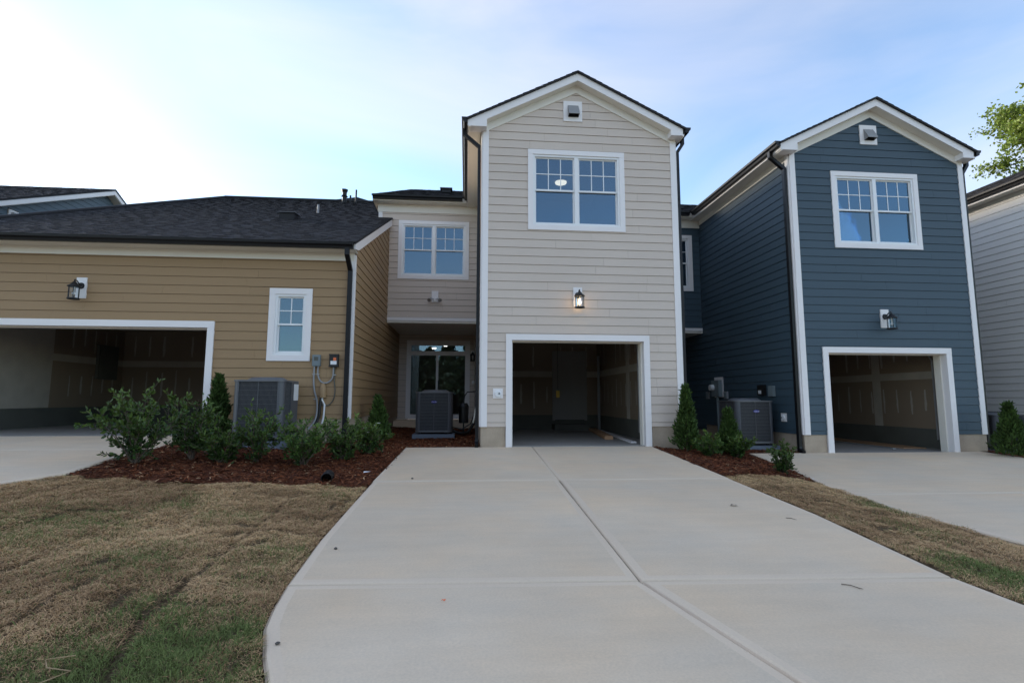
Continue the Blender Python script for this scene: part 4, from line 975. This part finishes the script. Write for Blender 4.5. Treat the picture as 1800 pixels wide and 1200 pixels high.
q = MB(); g.box(q, -0.05, -0.02, w+0.02, hh+0.09, 0.019, 0.032); q.build('backboard', 'trim', t)
q = MB(); c = g(w*0.75, hh*0.55, 0.14); q.cyl(c, c+Vector((-0.10, 0, 0)), 0.09, 0.08, 18); q.build('meter', 'lens', t)
q = MB(); q.cyl(g(w*0.45, 0.0, 0.08), g(w*0.45, -1.1, 0.08), 0.035); q.build('riser', 'greybox', t)
for (s0, z0, lb) in ((3.08, 0.97, 'small white utility box in front of the meter on the blue wall'), (4.13, 0.97, 'small grey utility box behind the meter on the blue wall')):
    t, g, w, hh = wallbox('utility_box', lb, 'electrical box', FB, s0, z0, s0+0.19, z0+0.20, 0.06, 'pvc'); q = MB(); g.box(q, 0.03, 0.03, w-0.03, hh-0.03, 0.06, 0.075); q.build('cover', 'greybox', t)
t, g, w, hh = wallbox('control_box', 'black control box with white sticker on the blue wall above the condenser', 'electrical box', FB, 1.30, 1.06, 1.57, 1.30, 0.09, 'plastic')
q = MB(); g.box(q, 0.10, 0.03, 0.22, 0.11, 0.0905, 0.093); q.build('sticker', 'sticker', t)
t, g, w, hh = wallbox('disconnect_box', 'grey disconnect box on the blue wall above the condenser', 'electrical box', FB, 0.94, 1.03, 1.13, 1.27, 0.085, 'greybox')
q = MB(); g.box(q, 0.02, 0.02, w-0.02, hh-0.02, 0.085, 0.09); q.build('cover', 'greybox', t)

# things lying in the garages
def lumber(name, label, a, b, w, th, m, group=None):
    a, b = Vector(a), Vector(b); t = tag(MB().box((0, -w/2, 0), ((b-a).length, w/2, th)).build(name, m), label, 'board', group)
    t.location = a; t.rotation_euler = (0, 0, math.atan2(b.y-a.y, b.x-a.x)); return t
lumber('lumber_board', 'brown wooden plank on the greige garage floor along its right wall', (3.02, 1.6, 0.031), (3.45, 5.0, 0.031), 0.19, 0.075, 'lumber')
lumber('trim_board', 'white trim board on the greige garage floor beside a wooden plank', (3.28, 0.6, 0.031), (3.60, 4.6, 0.031), 0.12, 0.03, 'trim')
lumber('trim_board', 'white board leaning upright by the back right corner of greige garage', (3.60, 4.78, 0.031), (3.64, 4.80, 0.031), 0.06, 2.2, 'pvc')
lumber('cardboard_sheet', 'brown cardboard sheets on the blue garage floor by its right wall', (10.0, 0.9, -0.154), (10.1, 4.6, -0.154), 0.55, 0.02, 'cardboard')
lumber('trim_board', 'long pale trim strip across the blue garage floor', (9.4, 0.8, -0.154), (9.75, 5.0, -0.154), 0.07, 0.02, 'pvc')
t = thing('opener_tag', 'yellow tag hanging on the cord in the greige garage', 'tag', (2.36, 4.6, 1.0))
m = MB(); m.cyl((0, 0, 0.2), (0, 0, 1.7), 0.006, n=6); m.build('cord', 'plastic', t); m = MB().box((-0.05, -0.01, 0.0), (0.05, 0.01, 0.2)); m.build('tag', 'yellow', t)
t = thing('breaker_panel', 'dark breaker panel high on the far left wall of the tan garage', 'electrical box', (-10.50, 5.3, 1.48))
MB().box((0.0, -0.4, 0), (0.08, 0.4, 0.95))  .build('enclosure', 'stem', t); MB().box((0.081, -0.34, 0.06), (0.09, 0.34, 0.88)).build('cover', 'stem', t)

# ------------------------------------------------------------------ mulch beds
def bed(poly, name, seed, n):
    xs = [p[0] for p in poly]; ys = [p[1] for p in poly]; st = 0.07
    gx = np.arange(min(xs)-0.1, max(xs)+0.1, st); gy = np.arange(min(ys)-0.1, max(ys)+0.1, st); X, Y = np.meshgrid(gx, gy)
    wx, wy = (vnoise(X, Y, 6, seed)-.5)*0.10, (vnoise(X, Y, 6, seed+1)-.5)*0.10
    def mza(X, Y): return Hn(X, Y)-0.014+(vnoise(X, Y, 2.0, seed+2)-.3)*0.03+(vnoise(X, Y, 9, seed+3)-.5)*0.02
    core = inset(poly, 0.09)
    def mz(X, Y): return mza(X, Y)-np.where(inpoly(X, Y, core) | (Y > -2.2), 0, 0.022)
    ins = inpoly(X, Y, poly); idx = np.arange(X.size).reshape(X.shape)
    c = inpoly(X[:-1,:-1]+st/2+wx[:-1,:-1]*(Y[:-1,:-1] < -2.2), Y[:-1,:-1]+st/2+wy[:-1,:-1]*(Y[:-1,:-1] < -2.2), poly)
    F = np.stack([idx[:-1,:-1][c], idx[:-1,1:][c], idx[1:,1:][c], idx[1:,:-1][c]], -1)
    V = np.stack([X, Y, mz(X, Y)], -1).reshape(-1, 3); used = np.unique(F); rm = np.zeros(len(V), int); rm[used] = np.arange(len(used))
    o = npmesh(name, V[used], rm[F], None, 'mulch', smooth=True); o['kind'] = 'structure'
    # chips
    rs = np.random.RandomState(seed); P = np.stack([rs.uniform(min(xs)-.05, max(xs)+.05, n*3), rs.uniform(min(ys)-.08, max(ys), n*3)], -1)
    jit = rs.normal(0, 0.025, P.shape); keep = inpoly(P[:,0]+jit[:,0], P[:,1]+jit[:,1], poly); P = P[keep][:n]; n = len(P)
    L = rs.uniform(0.014, 0.046, n)*rs.choice([1, 1, 1.6], n); Wd = rs.uniform(0.004, 0.010, n); th = rs.uniform(0, 6.28, n); tl = rs.normal(0, 0.22, n)
    d = np.stack([np.cos(th)*np.cos(tl), np.sin(th)*np.cos(tl), np.sin(tl)], -1); s = np.stack([-np.sin(th), np.cos(th), rs.normal(0, 0.3, n)], -1)
    C = np.stack([P[:,0], P[:,1], mz(P[:,0], P[:,1])+rs.uniform(0.003, 0.016, n)], -1)
    A = C-d*L[:,None]; B = C+d*L[:,None]; k = s*Wd[:,None]; up_ = np.array([0, 0, 0.004])
    V = np.stack([A-k*.5, C-k+up_, B-k*.3, B+k*.3, C+k+up_, A+k*.5], 1).reshape(-1, 3)
    F = (np.arange(n)*6)[:,None, None]+np.array([[0, 1, 4, 5], [1, 2, 3, 4]])[None]
    base = np.array([[.15, .046, .018], [.20, .062, .024], [.095, .030, .014], [.27, .10, .042], [.05, .018, .012], [.45, .28, .15]])
    ci = rs.choice(6, n, p=[.32, .26, .18, .12, .09, .03]); cc = base[ci]*rs.uniform(.75, 1.25, (n, 1))
    npmesh('bark_mulch', V, F.reshape(-1, 4), np.repeat(cc, 6, 0), 'chips', parent=o, kind='stuff')
    return o
bed(BED_L, 'mulch_bed', 11, 36000); bed(BED_R, 'mulch_bed', 21, 20000); bed(BED_F, 'mulch_bed', 31, 5000)

# ------------------------------------------------------------------ turf
def turf(polys, n, seed):
    rs = np.random.RandomState(seed); out = []
    for (poly, dens) in polys:
        xs = [p[0] for p in poly]; ys = [p[1] for p in poly]; m = int(dens*(max(xs)-min(xs))*(max(ys)-min(ys)))
        P = np.stack([rs.uniform(min(xs), max(xs), m), rs.uniform(min(ys), max(ys), m)], -1)
        P = P[inpoly(P[:,0], P[:,1], poly)]; out.append(P)
    P = np.vstack(out); sd_ = seamdist(P[:,0], P[:,1]); P = P[sd_ > rs.uniform(0.014, 0.036, len(P))]
    for q in (D_GREY, D_TAN, D_BLUE): P = P[~inpoly(P[:,0], P[:,1], inset(q, -0.012))]
    X, Y = P[:,0], P[:,1]; n = len(P)
    G = [(-1.72, -7.27, .42, 1.0), (-2.1, -7.38, .35, .8), (-1.5, -7.15, .3, .7), (-2.2, -6.85, .22, .6), (-3.9, -5.4, .6, .32), (-3.2, -4.5, .35, .25), (-2.75, -6.1, .4, .3), (3.85, -6.5, .35, 1.0), (4.3, -7.4, .7, .8), (4.9, -4.2, .28, .45), (-1.85, -5.75, .25, .3), (-4.8, -6.2, .6, .4), (-2.6, -4.9, .3, .2), (4.3, -5.3, .25, .35), (-3.3, -8.0, .6, .7)]
    g = np.zeros(n)
    for (x, y, r, a) in G: g = np.maximum(g, a*np.exp(-((X-x)**2+(Y-y)**2)/(2*(r*.75)**2)))
    g = g*(0.45+1.2*vnoise(X, Y, 5, 61))+0.35*np.clip(vnoise(X, Y, 1.6, 62)-.52, 0, 1)*vnoise(X, Y, 7, 64)*2
    dark = np.clip((vnoise(X, Y, 1.1, 63)*.45+vnoise(X, Y, 3.3, 65)*.3+vnoise(X, Y, 10, 67)*.25-.5)*2.2+.5, 0, 1)
    isg = rs.rand(n) < np.clip(g, 0.03, .95)
    tan = np.array([.62, .415, .215]); brn = np.array([.36, .22, .11]); grn = np.array([.15, .185, .055])
    ds, rr = sod(X, Y); dark = np.clip(dark+(rr-.5)*.55+.35*np.exp(-(ds/.03)**2), 0, 1)
    cc = tan*(1-dark[:,None])*1.1+brn*dark[:,None]*1.1; cc = np.where(isg[:,None], grn*rs.uniform(.75, 1.3, (n, 1)), cc*rs.uniform(.8, 1.2, (n, 1)))
    L = rs.uniform(0.022, 0.055, n)*(1+.15*isg); tl = np.where(isg, rs.uniform(.15, 1.1, n), rs.uniform(.0, .5, n)); th = rs.uniform(0, 6.28, n)+vnoise(X, Y, 3, 66)*3
    Wd = rs.uniform(0.0010, 0.0019, n)
    d = np.stack([np.cos(th)*np.cos(tl), np.sin(th)*np.cos(tl), np.sin(tl)], -1); s = np.stack([-np.sin(th), np.cos(th), rs.normal(0, .4, n)], -1)
    C = np.stack([X, Y, lawnz(X, Y)+rs.uniform(-.002, .012, n)], -1); k = s*Wd[:,None]
    mid = C+d*L[:,None]*.55+np.array([0, 0, .004]); tip = C+d*L[:,None]-np.array([0, 0, 1])*(L*.25)[:,None]*(rs.rand(n, 1))
    V = np.stack([C-k, C+k, mid+k*.8, mid-k*.8, tip], 1).reshape(-1, 3)
    b = (np.arange(n)*5)[:,None]; F = np.concatenate([b+np.array([[0, 1, 2]]), b+np.array([[0, 2, 3]]), b+np.array([[3, 2, 4]])], 0)
    o = npmesh('turf_grass', V, F, np.repeat(cc, 5, 0), 'blade', kind='stuff'); o['label'] = 'short dormant tan turf with green patches'; o['category'] = 'grass'
turf([([(-5.4, -3.9), (-5.09, -3.47), (-3.83, -3.57), (-2.54, -3.44), (-1.45, -3.33), (-1.35, -6.8), (-0.6, -8.2), (-0.9, -8.6), (-3.4, -9.0), (-5.6, -6.8)], 20000),
      ([(-5.6, -6.8), (-5.4, -3.9), (-6.0, -5.0), (-7.0, -9.0)], 1500), ([(-3.4, -9.0), (-0.9, -8.4), (0.0, -9.6), (-4.0, -10.5)], 3000),
      ([(3.40, -2.82), (4.24, -2.57), (4.80, -2.27), (5.05, -2.7), (5.03, -4.4), (5.3, -5.4), (5.8, -7.0), (6.2, -8.2), (3.9, -8.2), (3.38, -7.0), (3.33, -6.6)], 13000)], 0, 71)

# ------------------------------------------------------------------ shrubs and evergreens
def leaf_mesh(C, D, S, L, Wd, fold=0.25):
    """diamond leaves: base C, direction D, side S; returns V, F (two triangles pairs)"""
    n = len(C); Nn = np.cross(D, S); Nn /= np.linalg.norm(Nn, axis=1)[:,None]+1e-9
    m1 = C+D*(L*.38)[:,None]; tip = C+D*L[:,None]-Nn*(L*.12)[:,None]
    a = m1+S*(Wd*.5)[:,None]+Nn*(Wd*fold)[:,None]; b = m1-S*(Wd*.5)[:,None]+Nn*(Wd*fold)[:,None]
    m2 = C+D*(L*.72)[:,None]; c = m2+S*(Wd*.36)[:,None]+Nn*(Wd*fold*.5)[:,None]; d = m2-S*(Wd*.36)[:,None]+Nn*(Wd*fold*.5)[:,None]
    V = np.stack([C, a, c, tip, d, b], 1).reshape(-1, 3); k = (np.arange(n)*6)[:,None]
    return V, np.concatenate([k+np.array([[0, 1, 2, 3]]), k+np.array([[0, 3, 4, 5]])], 0)
def shrub(label, x, y, h, w, seed, stems=11, leaves=60, ls=0.055, tone=1.0, openness=0.0, flowers=0, name='shrub', group='leafy shrubs in the mulch beds'):
    z = H(x, y); t = thing(name, label, 'shrub', (x, y, z), 0, group)
    rs = np.random.RandomState(seed); st = MB(); C, D = [], []
    for k in range(stems):
        az = 6.283*k/stems+rs.uniform(-.4, .4); sp = rs.uniform(.25, 1.0); hh = h*(1-.42*sp**2)*rs.uniform(.72, 1.0 if k else 1.02)
        p0 = np.array([rs.uniform(-.03, .03), rs.uniform(-.03, .03), -.02]); tip = np.array([math.cos(az)*w/2*sp, math.sin(az)*w/2*sp, hh]); midp = np.array([math.cos(az)*w*.22*sp, math.sin(az)*w*.22*sp, hh*.5])
        pts = [p0+(midp-p0)*u*2 if u < .5 else midp+(tip-midp)*(u-.5)*2 for u in np.linspace(0, 1, 7)]
        pts = [np.array(p)+rs.normal(0, .012, 3)*(i > 0) for i, p in enumerate(pts)]
        st.tube(pts, [0.009-0.0012*i for i in range(7)], 5)
        branches = [(pts, 0.12)]
        for b in range(7):
            u = rs.uniform(.12, .9); i = int(u*6); q = pts[i]; dv = np.array([math.cos(az), math.sin(az), 0])*rs.uniform(.0, .8)+rs.normal(0, .45, 3)+np.array([0, 0, .75]); dv /= np.linalg.norm(dv)
            ln = h*rs.uniform(.16, .32); bp = [q+dv*ln*v for v in np.linspace(0, 1, 4)]; st.tube(bp, [.004, .0035, .003, .002], 4); branches.append((bp, 0.1))
        for bp, start in branches:
            m = int(leaves/4.3*(1.4 if start > .11 else 1)); us = start+(1-start)*rs.rand(m)**.75
            for u in us:
                i = min(int(u*(len(bp)-1)), len(bp)-2); fr_ = u*(len(bp)-1)-i; q = bp[i]*(1-fr_)+bp[i+1]*fr_; ax = bp[i+1]-bp[i]; ax = ax/(np.linalg.norm(ax)+1e-9)
                rv = rs.normal(0, 1, 3); rv -= ax*rv.dot(ax); rv /= np.linalg.norm(rv)+1e-9
                C.append(q); D.append(ax*.65+rv*.75)
    st.build('stems', 'bark', t)
    C = np.array(C); D = np.array(D); D /= np.linalg.norm(D, axis=1)[:,None]; n = len(C)
    S = np.cross(D, rs.normal(0, 1, (n, 3))+np.array([0, 0, 1.2])); S /= np.linalg.norm(S, axis=1)[:,None]
    L = ls*rs.uniform(.75, 1.45, n); V, F = leaf_mesh(C, D, S, L, L*rs.uniform(.38, .5, n))
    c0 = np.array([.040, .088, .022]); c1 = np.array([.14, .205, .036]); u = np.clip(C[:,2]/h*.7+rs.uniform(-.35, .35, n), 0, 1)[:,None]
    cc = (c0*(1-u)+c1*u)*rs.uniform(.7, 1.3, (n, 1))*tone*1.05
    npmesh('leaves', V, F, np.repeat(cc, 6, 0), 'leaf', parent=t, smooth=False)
    for k in range(flowers):
        az = rs.uniform(0, 6.28); r = w*.42*rs.rand()**.5; zz = h*rs.uniform(.55, .95); c = np.array([math.cos(az)*r, math.sin(az)*r-.05, zz]); m = 6
        dd = np.stack([np.array([math.cos(q), math.sin(q), .35]) for q in np.linspace(0, 6.283, m, False)]); dd /= np.linalg.norm(dd, axis=1)[:,None]; ss = np.cross(dd, np.array([0, 0, 1.])); ss /= np.linalg.norm(ss, axis=1)[:,None]
        V, F = leaf_mesh(np.repeat(c[None], m, 0), dd, ss, np.full(m, .032), np.full(m, .02)); npmesh('flower', V, F, None, 'petal', parent=t)
    return t
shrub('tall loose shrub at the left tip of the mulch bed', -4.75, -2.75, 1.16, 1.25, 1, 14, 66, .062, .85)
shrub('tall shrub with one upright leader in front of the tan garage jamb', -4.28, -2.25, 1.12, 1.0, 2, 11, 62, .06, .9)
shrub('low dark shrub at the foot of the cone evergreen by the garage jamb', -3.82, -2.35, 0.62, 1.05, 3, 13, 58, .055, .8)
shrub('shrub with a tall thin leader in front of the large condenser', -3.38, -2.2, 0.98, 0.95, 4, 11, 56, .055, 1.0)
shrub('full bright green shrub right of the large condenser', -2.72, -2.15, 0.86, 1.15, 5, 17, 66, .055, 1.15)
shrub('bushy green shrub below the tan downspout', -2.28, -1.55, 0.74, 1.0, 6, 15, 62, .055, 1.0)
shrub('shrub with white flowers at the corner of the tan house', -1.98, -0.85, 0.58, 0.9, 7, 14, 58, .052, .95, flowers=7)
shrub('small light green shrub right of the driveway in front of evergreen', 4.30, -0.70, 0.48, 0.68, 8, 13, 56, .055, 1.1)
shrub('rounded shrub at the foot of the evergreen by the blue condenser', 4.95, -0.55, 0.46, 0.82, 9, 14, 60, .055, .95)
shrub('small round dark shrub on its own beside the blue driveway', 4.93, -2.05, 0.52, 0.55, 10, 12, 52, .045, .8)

def evergreen(label, x, y, h, r, seed, tone=1.0):
    z = H(x, y); t = thing('evergreen', label, 'evergreen', (x, y, z), 0, 'cone-shaped evergreens'); rs = np.random.RandomState(seed)
    m = MB(); m.cyl((0, 0, -.03), (0, 0, h*.8), .022, .006, 7); m.build('trunk', 'bark', t)
    n = 5200; u = rs.rand(n)**.85; az = rs.uniform(0, 6.283, n); lump = 1+.20*np.sin(az*3+u*9+seed)+.16*np.sin(az*7-u*19)
    prof = np.minimum(1, (1-u)**.92*1.15)*np.minimum(1, .6+u*4); rr = r*prof*lump*np.sqrt(rs.uniform(.30, 1, n))*(1+.30*(vnoise(az*1.9+seed*7, u*9, 1.0, 40+seed)-.5)*2)+.008
    C = np.stack([np.cos(az)*rr, np.sin(az)*rr, u*h*.97+.02], -1)
    D = np.stack([np.cos(az)*.55, np.sin(az)*.55, np.full(n, 1.0)], -1)+rs.normal(0, .35, (n, 3)); D /= np.linalg.norm(D, axis=1)[:,None]
    S = np.cross(D, rs.normal(0, 1, (n, 3))); S /= np.linalg.norm(S, axis=1)[:,None]; L = rs.uniform(.035, .085, n)*np.where(rs.rand(n) < .12, 1.7, 1.0)
    V, F = leaf_mesh(C, D, S, L, L*.34, .1); o = rr/(r*prof*lump+.008); cc = (np.array([.018, .040, .010])*(1-o[:,None])+np.array([.050, .092, .020])*o[:,None])*rs.uniform(.6, 1.35, (n, 1))*tone
    cc = np.array([.055, .098, .021])*rs.uniform(.5, 1.6, (n, 1))*tone*(.75+.5*vnoise(az*3, u*14, 1.0, 50+seed))[:,None]
    npmesh('foliage', V, F, np.repeat(cc, 6, 0), 'conifer', parent=t)
evergreen('cone evergreen between the tan garage door and the large condenser', -4.78, -0.42, 1.16, 0.215, 1, .9)
evergreen('small evergreen against the tan side wall near the patio', -2.15, 0.95, 0.90, 0.24, 2, 1.2)
evergreen('tallest cone evergreen at the right corner of the greige house', 4.06, -0.32, 1.27, 0.22, 3, .95)
evergreen('cone evergreen in front of the blue house condenser', 5.02, -0.12, 0.86, 0.22, 4, 1.0)
evergreen('cone evergreen right of the blue house at the picture edge', 10.72, -0.62, 1.05, 0.27, 5, .95)

# ------------------------------------------------------------------ big tree behind the white house
def big_tree():
    x, y = 31.6, 12.5; t = thing('deciduous_tree', 'tall light green tree rising behind the white house at right', 'tree', (x, y, -0.4)); rs = np.random.RandomState(5)
    m = MB(); m.tube([(0, 0, -.3), (.05, 0, 3), (-.1, .1, 7), (.05, 0, 12), (0, 0, 18)], [.34, .28, .22, .14, .04], 9)
    ends = []
    for k in range(54):
        z0 = rs.uniform(4.0, 16.8); az = rs.uniform(0, 6.28) if k % 2 else math.pi+rs.uniform(-.9, .9); ln = (4.9-abs(z0-9)*.24)*rs.uniform(.75, 1.0); p0 = np.array([0, 0, z0]); d = np.array([math.cos(az), math.sin(az), rs.uniform(.25, .6)])
        pts = [p0+d*ln*u+np.array([0, 0, -.5*u*u])+rs.normal(0, .08, 3)*(u > 0) for u in np.linspace(0, 1, 6)]; m.tube(pts, [.075, .06, .045, .032, .02, .01], 6)
        for u in (.35, .5, .62, .74, .85, .93, 1.0):
            i = min(int(u*5), 4); q = pts[i]*(1-(u*5-i))+pts[i+1]*(u*5-i)
            for b in range(3):
                e = q+rs.normal(0, .55, 3)*np.array([1, 1, .7]); m.tube([q, (q+e)/2+rs.normal(0, .05, 3), e], [.016, .011, .006], 4); ends.append((q, e))
    m.build('trunk', 'bark', t)
    C = []
    for q, e in ends:
        for k in range(52): v = rs.uniform(.2, 1.1); C.append(q+(e-q)*v+rs.normal(0, .17, 3))
    C = np.array(C); n = len(C); D = rs.normal(0, 1, (n, 3))+np.array([0, 0, -.3]); D /= np.linalg.norm(D, axis=1)[:,None]; S = np.cross(D, rs.normal(0, 1, (n, 3))); S /= np.linalg.norm(S, axis=1)[:,None]
    L = rs.uniform(.11, .19, n); V, F = leaf_mesh(C, D, S, L, L*.8, .1); cc = np.array([.20, .28, .055])*rs.uniform(.6, 1.35, (n, 1))*np.array([1, 1, 1])+rs.uniform(0, .02, (n, 1))*np.array([1.5, .6, 0])
    npmesh('crown', V, F, np.repeat(cc, 6, 0), 'treeleaf', parent=t)
big_tree()

# wood and houses across the street: seen only mirrored in the patio glass
def far_wood():
    rs = np.random.RandomState(9); C = []
    for k in range(16):
        cx, cy = -13+k*1.9+rs.uniform(-.8, .8), -46+rs.uniform(-3, 3); hh = rs.uniform(6.5, 10); m = 2600
        u = rs.rand(m); a = rs.uniform(0, 6.28, m); r = 2.3*np.sin(np.clip(u*2.6+.5, 0, 3.14))*np.sqrt(rs.rand(m)); C.append(np.stack([cx+np.cos(a)*r, cy+np.sin(a)*r, -.6+hh*u], -1))
    C = np.vstack(C); n = len(C); D = rs.normal(0, 1, (n, 3)); D /= np.linalg.norm(D, axis=1)[:,None]; S = np.cross(D, rs.normal(0, 1, (n, 3))); S /= np.linalg.norm(S, axis=1)[:,None]
    L = rs.uniform(.35, .7, n); V, F = leaf_mesh(C, D, S, L, L*.7, .1); cc = np.array([.035, .05, .016])*rs.uniform(.5, 1.3, (n, 1))
    o = npmesh('woodland', V, F, np.repeat(cc, 6, 0), 'treeleaf', kind='stuff'); o['label'] = 'green trees mirrored in the patio door glass'; o['category'] = 'woodland'
far_wood()

# ------------------------------------------------------------------ small things on the ground
def drain():
    x, y = -2.09, -3.25; t = thing('drain_pipe', 'black corrugated drain pipe end lying at the mulch edge', 'pipe', (x, y, H(x, y)+0.055), rad(8))
    m = MB(); n = 16; prof = []
    for k in range(19): prof.append((0.075 if k % 2 else 0.064, -k*0.016))
    vs = []
    for r, d in prof:
        for j in range(n): a = 2*math.pi*j/n; vs.append((r*math.cos(a), -0.0-d, r*math.sin(a)))
    m.add(vs, [(i*n+j, i*n+(j+1) % n, (i+1)*n+(j+1) % n, (i+1)*n+j) for i in range(18) for j in range(n)], True)
    m.build('corrugated_wall', 'plastic', t)
    i_ = MB(); i_.cyl((0, 0.28, 0), (0, 0.27, 0), 0.066, n=16); i_.build('inner_end', 'iron', t)
drain()
def dleaf(label, x, y, s, m, seed, name='dry_leaf'):
    rs = np.random.RandomState(seed); z = gz(x, y)+0.006; n = 9
    o = MB(); c = (0, 0, .01); pts = [(s*math.cos(a)*(1+.35*rs.rand()), s*.55*math.sin(a)*(1+.3*rs.rand()), rs.uniform(.0, .02)) for a in np.linspace(0, 6.283, n, False)]
    o.add([c]+pts, [(0, i+1, (i+1) % n+1) for i in range(n)]); ob = tag(o.build(name, m), label, 'leaf'); ob.location = (x, y, z); ob.rotation_euler = (0, 0, rs.uniform(0, 3)); return ob
dleaf('dark curled leaf on the right half of the driveway', 2.738, -4.558, .038, 'stone', 1)
dleaf('small reddish leaf scrap on the lower driveway left of the joint', -0.42, -6.75, .014, 'orange', 2)
def pebble(label, x, y, s, seed):
    rs = np.random.RandomState(seed); bm = bmesh.new(); bmesh.ops.create_icosphere(bm, subdivisions=1, radius=s)
    for v in bm.verts: v.co *= rs.uniform(.75, 1.2); v.co.z *= .6
    me = bpy.data.meshes.new('pebble'); bm.to_mesh(me); bm.free(); me.materials.append(M['stone']); o = bpy.data.objects.new('pebble', me); COL.objects.link(o); o.location = (x, y, gz(x, y)+s*.45); tag(o, label, 'pebble')
pebble('small pebble on the upper left edge of the driveway', -1.368, -5.694, .018, 1); pebble('small pebble on the pale driveway edge at lower left', -1.306, -7.212, .016, 2)
pebble('tiny dark crumb near the top left of the driveway', -1.02, -2.9, .02, 3)
def twig(name, label, pts, r, m):
    o = Vector(pts[0]); t = tag(MB().tube([Vector(p)-o for p in pts], [r]*(len(pts)-1)+[r*.4], 6).build(name, m), label, 'twig'); t.location = o; return t
zz = lambda x, y, d: (x, y, gz(x, y)+d)
twig('twig', 'thin dark twig on the driveway below the cross joint', [zz(2.40, -6.68, .006), zz(2.45, -6.71, .008), zz(2.475, -6.76, .007), zz(2.48, -6.79, .014)], .0032, 'bark')
twig('twig', 'short thin twig near the right edge of the driveway', [zz(3.03, -5.06, .006), zz(3.07, -5.09, .009), zz(3.10, -5.14, .006)], .0032, 'bark')
zl_ = lambda x, y, d: (x, y, float(lawnz(np.array(x), np.array(y)))+d)
twig('dry_straw', 'pale dry bent straw lying on the grass at lower left', [zl_(-2.22, -7.40, .035), zl_(-2.33, -7.44, .045), zl_(-2.28, -7.50, .04), zl_(-2.17, -7.50, .04), zl_(-2.22, -7.57, .035), zl_(-2.26, -7.63, .03)], .0035, 'straw')
for i, (x, y, lb) in enumerate(((-1.68, -2.62, 'white paper scrap on the mulch beside the driveway'), (4.98, -2.72, 'tiny white scrap at the mulch tip by the blue driveway'))):
    o = MB(); o.add([(-.06, -.018, .0), (.06, -.012, .012), (.055, .02, .006), (-.05, .016, .014)], [(0, 1, 2, 3)]); ob = tag(o.build('paper_scrap', 'paper'), lb, 'litter'); ob.location = (x, y, H(x, y)+.035); ob.rotation_euler = (0, 0, .3); ob.scale = (1-.6*i,)*3
